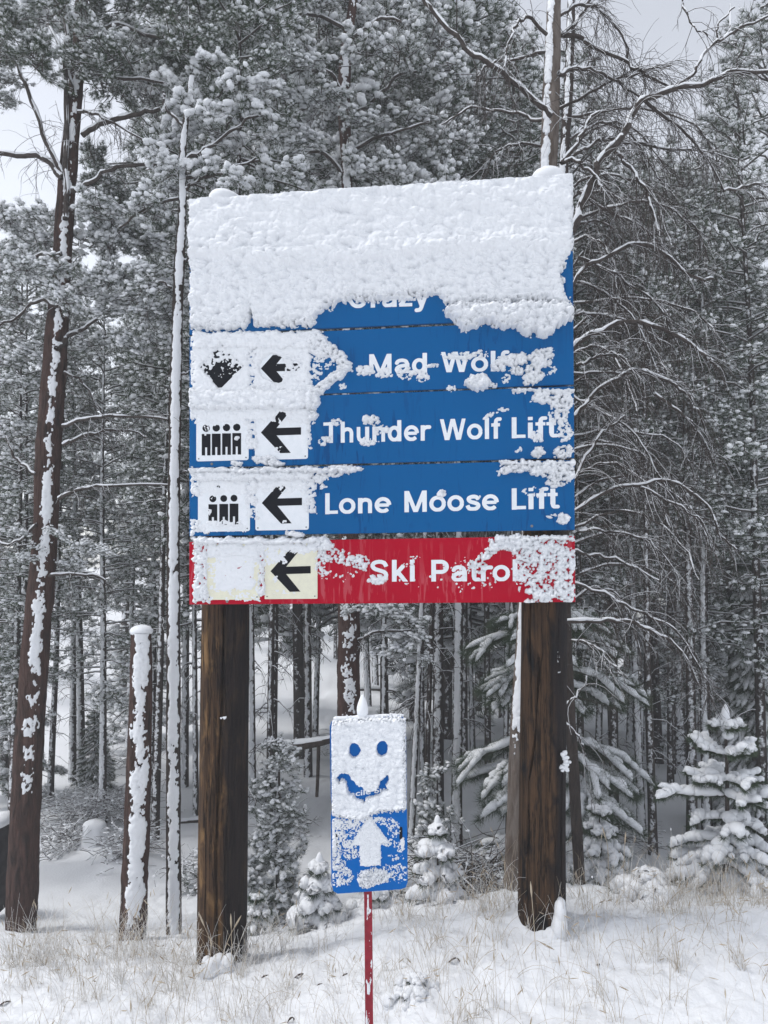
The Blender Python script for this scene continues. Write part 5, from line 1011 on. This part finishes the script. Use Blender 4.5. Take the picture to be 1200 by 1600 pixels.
brush(985, 1290, 9.0, 60, 18, 60, 'thin frosted twigs lying on the snow right of the right post', 4, .6, (.2, .6))
brush(560, 1130, 14, 60, 40, 160, 'far frosted brush behind the small blue sign', 5, .8, (.2, .6))
brush(100, 1300, 8.9, 30, 40, 160, 'low frosted brush left of the snow-covered stump', 7, .8, (.15, .4))
brush(205, 1290, 8.6, 40, 40, 200, 'low frosted brush between the snow-covered stump and the snag', 8, .8, (.15, .4))
brush(60, 1130, 22, 90, 16, 140, 'far frosted twigs on the left slope', 9, .6, (.3, .9))
brush(180, 1080, 28, 90, 14, 140, 'furthest frosted twigs high on the left slope', 10, .6, (.3, 1.0))
brush(450, 1260, 9.5, 40, 20, 100, 'frosted twigs under the propped fallen log', 11, .7, (.15, .4))
brush(180, 1225, 13, 60, 20, 100, 'frosted low twigs in the left clearing behind the brush', 6, .8, (.2, .6))
def log(pts, w0, w1, label, Yv, seed=0, name='fallen_log', snowk=.8):
    k = len(pts)
    if Yv is None: hh = [hit(x, y) for x, y in pts]; Yv = [q.y for q in hh]; P = np.array([tuple(q+Vector((0, 0, .01))) for q in hh])
    else: P = np.array([tuple(at(x, y, Y)) for (x, y), Y in zip(pts, Yv)])
    C = catmull(P, 24); s = np.mean(Yv)/CP/FPX; R = np.linspace(w0, w1, 24)*.5*s; R[0] *= .6
    o = thing(name, tuple(P[0]), label, 'log'); mb = MB(); V, F = tubes(C, R, 10); mb.add(V, F); part('trunk', mb, [M_BARKD], o)
    mb = MB(); C2 = C.copy(); C2[:, 2] += R*.75; V, F = tubes(C2, R*snowk*(1+.15*vn(np.arange(24)*.7, 0, 0, seed)), 8); mb.add(V, F); part('snow', mb, [M_SNOWT], o)
log([(440, 1168), (470, 1165), (500, 1160), (520, 1155)], 15, 10, 'horizontal fallen log propped behind the left side of the small blue sign', [9.0]*4)
log([(498, 1158), (497, 1200), (495, 1245)], 6, 5, 'short upright stick under the propped fallen log', [9.0]*3, name='broken_stick')
log([(895, 1265), (930, 1275), (955, 1292), (968, 1308)], 8, 5, 'curved fallen branch on the snow right of the right post', None)
log([(60, 1318), (80, 1312), (105, 1306)], 9, 6, 'short half-buried log left of the snow-covered stump', None)
log([(280, 1290), (320, 1286), (350, 1284)], 9, 8, 'half-buried log behind the slim white pine', None)
log([(560, 1080), (600, 1083), (650, 1088)], 9, 8, 'far fallen log above the small blue sign', None)
log([(168, 1165), (200, 1160), (235, 1156)], 6, 5, 'far fallen log in the left clearing', None)
# snow-covered stump
sb = hit(148, 1322); o = thing('tree_stump', sb, 'broad stump wholly rounded over with snow in the left clearing', 'stump'); s = sb.y/CP/FPX
zz = np.linspace(0, 1, 14); aa = np.arange(28)/28*6.283; A_, Z_ = np.meshgrid(aa, zz); hh = 44*s
Rr = np.interp(Z_, [0, .15, .5, .85, .95, 1], [30*s, 21*s, 17*s, 16*s, 13*s, 1*s])*(1+.28*fbm(np.cos(A_)*1.6, np.sin(A_)*1.6, Z_*2, 4, 3)); V = np.stack([sb.x+Rr*np.cos(A_), sb.y+Rr*np.sin(A_), sb.z-.03+Z_*hh], -1)
j, i = np.meshgrid(np.arange(13), np.arange(28), indexing='ij'); mb = MB(); mb.add(V, np.stack([j*28+i, j*28+(i+1) % 28, (j+1)*28+(i+1) % 28, (j+1)*28+i], -1).reshape(-1, 4)); part('snow', mb, [M_SNOWT], o)
mb = MB(); V, F = tubes(np.array([[sb.x, sb.y, sb.z-.2], [sb.x, sb.y, sb.z], [sb.x, sb.y, sb.z+hh*.8]]), np.array([20*s, 15*s, 12*s]), 14); mb.add(V, F); part('wood', mb, [M_BARKD], o)
# dark boulder at the left edge
q = at(-2, 1350, 6.6); v, f = ICO[2]; mb = MB(); o = thing('boulder', (q.x, q.y, q.z-.4), 'dark boulder cut off by the left edge beside the big reddish pine', 'rock')
mb.add(np.array(q)+v*np.array([.12, .2, .42])*(1+.12*fbm(v[:, 0]*1.5, v[:, 1]*1.5, v[:, 2]*1.5, 5)[:, None]), f); part('rock', mb, [M_ROCK], o)
mb = MB(); mb.add(np.array(q)+np.array([0, 0, .36])+v*np.array([.09, .16, .06]), f); part('snow', mb, [M_SNOWT], o)
# snow banked against the posts
def mound(px, py, Y, w, h, d, seed, sharp=1.0):
    g = at(px, py, Y); v, f = ICO[2]; s = Y/CP/FPX; mb = MB()
    z0 = float(ground_z(g.x, Y)); vv_ = v*np.array([w*s, d, h*s])*(1+.18*fbm(v[:, 0]*2, v[:, 1]*2, v[:, 2]*2, seed)[:, None]); mb.add(np.array([g.x, Y, z0])+vv_, f)
    return mb, (g.x, Y, z0)
def heap(spots, Y, label, seed):
    rng = np.random.default_rng(seed); C = []; S = []; s_ = Y/CP/FPX
    for (x, y, rx, ry) in spots:
        C.append(at(x, y, Y+rng.normal(0, .012))); S.append((rx*s_, .035+rx*s_*.5, ry*s_))
    mb = MB(); v, f = ICO[2]
    for c, q in zip(C, S): mb.add(np.array(c)+v*np.array(q)*(1+.22*fbm(v[:, 0]*1.7+c[0]*9, v[:, 1]*1.7, v[:, 2]*1.7+c[2]*9, seed, 3))[:, None], f)
    g = (C[0][0], Y, float(C[0][2])); solo('snow_heap', mb, [M_SNOWG], g, label, 'snow heap', kind='stuff')
heap([(338, 1530, 24, 20), (330, 1512, 12, 14), (347, 1508, 12, 12), (356, 1500, 8, 8), (322, 1505, 7, 10), (340, 1498, 8, 6), (318, 1525, 9, 16), (358, 1522, 10, 18)], PL_Y-.125, 'icy snow heap stuck to the foot of the left post', 3)
heap([(874, 1448, 12, 22), (875, 1425, 9, 18), (876, 1412, 7, 9), (862, 1462, 14, 14), (850, 1475, 16, 12), (872, 1470, 22, 16), (836, 1486, 16, 10)], PR_Y-.09, 'small upright snow wedge sloping up the right foot of the right post', 4)
# ------------------------------------------------------------------ grass, weeds
rng = np.random.default_rng(77)
def grass(n, seed, xr, yr, L, w, clump, lean=.35):
    rng = np.random.default_rng(seed); nc = max(1, n//clump); cx = rng.uniform(*xr, nc); cy = rng.uniform(*yr, nc)
    ci = rng.integers(0, nc, n); sp = rng.uniform(.015, .09, nc)[ci]; x = cx[ci]+rng.normal(0, 1, n)*sp; y = cy[ci]+rng.normal(0, 1, n)*sp; z = ground_z(x, y)-.01
    ln = rng.uniform(*L, n)*rng.choice([.5, .8, 1, 1.0], n); az = rng.random(n)*6.28; le = abs(rng.normal(0, lean, n)); bend = rng.uniform(0, 2.2, n)*rng.random(n); k = 7; Q = []; R = []
    px, pz = np.zeros(n), np.zeros(n); th = le
    for q in range(k):
        Q.append(np.stack([x+np.cos(az)*px, y+np.sin(az)*px, z+pz], -1)); th = th+bend/(k-1)*(.4+q*.3); px = px+np.sin(th)*ln/(k-1); pz = pz+np.cos(th)*ln/(k-1)
    return np.stack(Q, 1), np.linspace(1, .35, k)[None]*w*rng.uniform(.6, 1.3, (n, 1)), rng
mbs, mbw = MB(), MB()
def gadd(Q, R, fr, rng, heads=.12):
    n = len(Q); s = rng.random(n) < fr
    V, F = tubes(Q[~s], R[~s], 3); mbs.add(V, F, 0)
    if s.any(): V, F = tubes(Q[s], R[s]*1.25, 3); mbw.add(V, F, 0)
    h = rng.random(n) < heads
    if h.any():
        T = Q[h][:, -1]; D = T-Q[h][:, -2]; D /= np.linalg.norm(D, axis=1, keepdims=True)+1e-9; S = np.stack([T-D*.015, T, T+D*.015, T+D*.03], 1); m = len(S)
        V, F = tubes(S, np.array([[.0008, .003, .0026, .0004]])*rng.uniform(.6, 1.2, (m, 1)), 4); (mbs if rng.random() < .5 else mbw).add(V, F, 0)
for (n, xr, yr, L, w, c, fr) in [(1500, (-2.1, -.5), (3.5, 4.9), (.08, .42), .0012, 20, .72), (1500, (.0, 2.3), (3.5, 4.8), (.08, .44), .0012, 18, .5), (500, (-.7, .3), (3.5, 4.7), (.06, .24), .0010, 8, .7), (500, (-2.4, -.2), (4.2, 5.4), (.06, .22), .0012, 14, .8), (450, (.3, 2.8), (4.2, 5.2), (.06, .24), .0010, 10, .75), (500, (1.4, 2.5), (4.2, 5.1), (.1, .34), .0011, 10, .6), (900, (-2, 2.2), (3.3, 4.1), (.08, .3), .001, 6, .6)]:
    Q, R, g = grass(n, int(n+xr[0]*10+c+500), xr, yr, L, w, c); gadd(Q, R, fr, g)
# a few taller stalks measured from the photograph
TS = [((318, 1530), (330, 1480), (315, 1437), 4.02), ((345, 1500), (358, 1465), (371, 1441), 4.02), ((361, 1530), (362, 1480), (361, 1440), 4.0), ((818, 1490), (835, 1470), (855, 1478), 3.85), ((838, 1500), (834, 1440), (830, 1390), 3.8), ((975, 1400), (975, 1340), (977, 1310), 4.6), ((950, 1410), (950, 1330), (944, 1302), 4.6), ((788, 1470), (789, 1400), (789, 1352), 4.3), ((1178, 1440), (1165, 1400), (1170, 1370), 4.6), ((205, 1470), (210, 1440), (215, 1420), 5.2), ((185, 1450), (200, 1470), (215, 1490), 5.2)]
for a, b, c, Y in TS:
    P = catmull([tuple(at(*q, Y)) for q in (a, b, c)], 9); V, F = tubes(P, np.linspace(.002, .0012, 9), 4); mbs.add(V, F, 0)
    d = P[-1]-P[-2]; d /= np.linalg.norm(d); V, F = tubes(np.array([P[-1]-d*.04, P[-1]-d*.01, P[-1]+d*.02, P[-1]+d*.04]), np.array([.001, .005, .004, .0006]), 5); mbs.add(V, F, 0)
solo('dry_grass', mbs, [M_STRAW], (0, 0, 0), 'dry straw-coloured grass stalks poking through the foreground snow', 'grass', kind='stuff')
solo('frosted_grass', mbw, [M_STRAWW], (0, 0, 0), 'pale frosted grass blades bending over the foreground snow', 'grass', kind='stuff')
# dead leaves and dark weed scraps poking from the snow
for i, (x, y, w) in enumerate([(500, 1553, 9), (710, 1515, 11), (716, 1532, 8), (455, 1605, 6), (540, 1535, 8), (470, 1533, 12), (415, 1538, 10), (10, 1575, 12), (935, 1520, 8)]):
    g = hit(x, y); s = g.y/CP/FPX; P = np.array([(g.x-w*s, g.y, g.z+.005), (g.x-w*.3*s, g.y-.01, g.z+.03), (g.x+w*.4*s, g.y+.01, g.z+.025), (g.x+w*s, g.y, g.z+.002)])
    V, F = tubes(catmull(P, 9), np.array([.2, .8, 1.1, 1.2, .9, .7, .9, .6, .1])*.006, 5, .5); mb = MB(); mb.add(V, F)
    solo('dead_leaf', mb, [M_DLEAF], tuple(g), 'dark curled dead leaf poking out of the foreground snow', 'leaf', 'dark dead leaves in the foreground snow')
# a few falling flakes
rng = np.random.default_rng(31); n = 90; Yf = rng.uniform(2.5, 9, n); fx = rng.uniform(0, 1200, n); fy = rng.uniform(0, 1600, n)
P = np.array([tuple(at(a, b, c)) for a, b, c in zip(fx, fy, Yf)]); V, F = blobs(P, np.stack([rng.uniform(.0015, .003, n)]*2+[rng.uniform(.003, .007, n)], -1), 0, rng, .15); mb = MB(); mb.add(V, F)
solo('falling_snow', mb, [M_SNOWT], (0, 0, 0), 'scattered snowflakes falling through the air', 'snowflakes', kind='stuff')
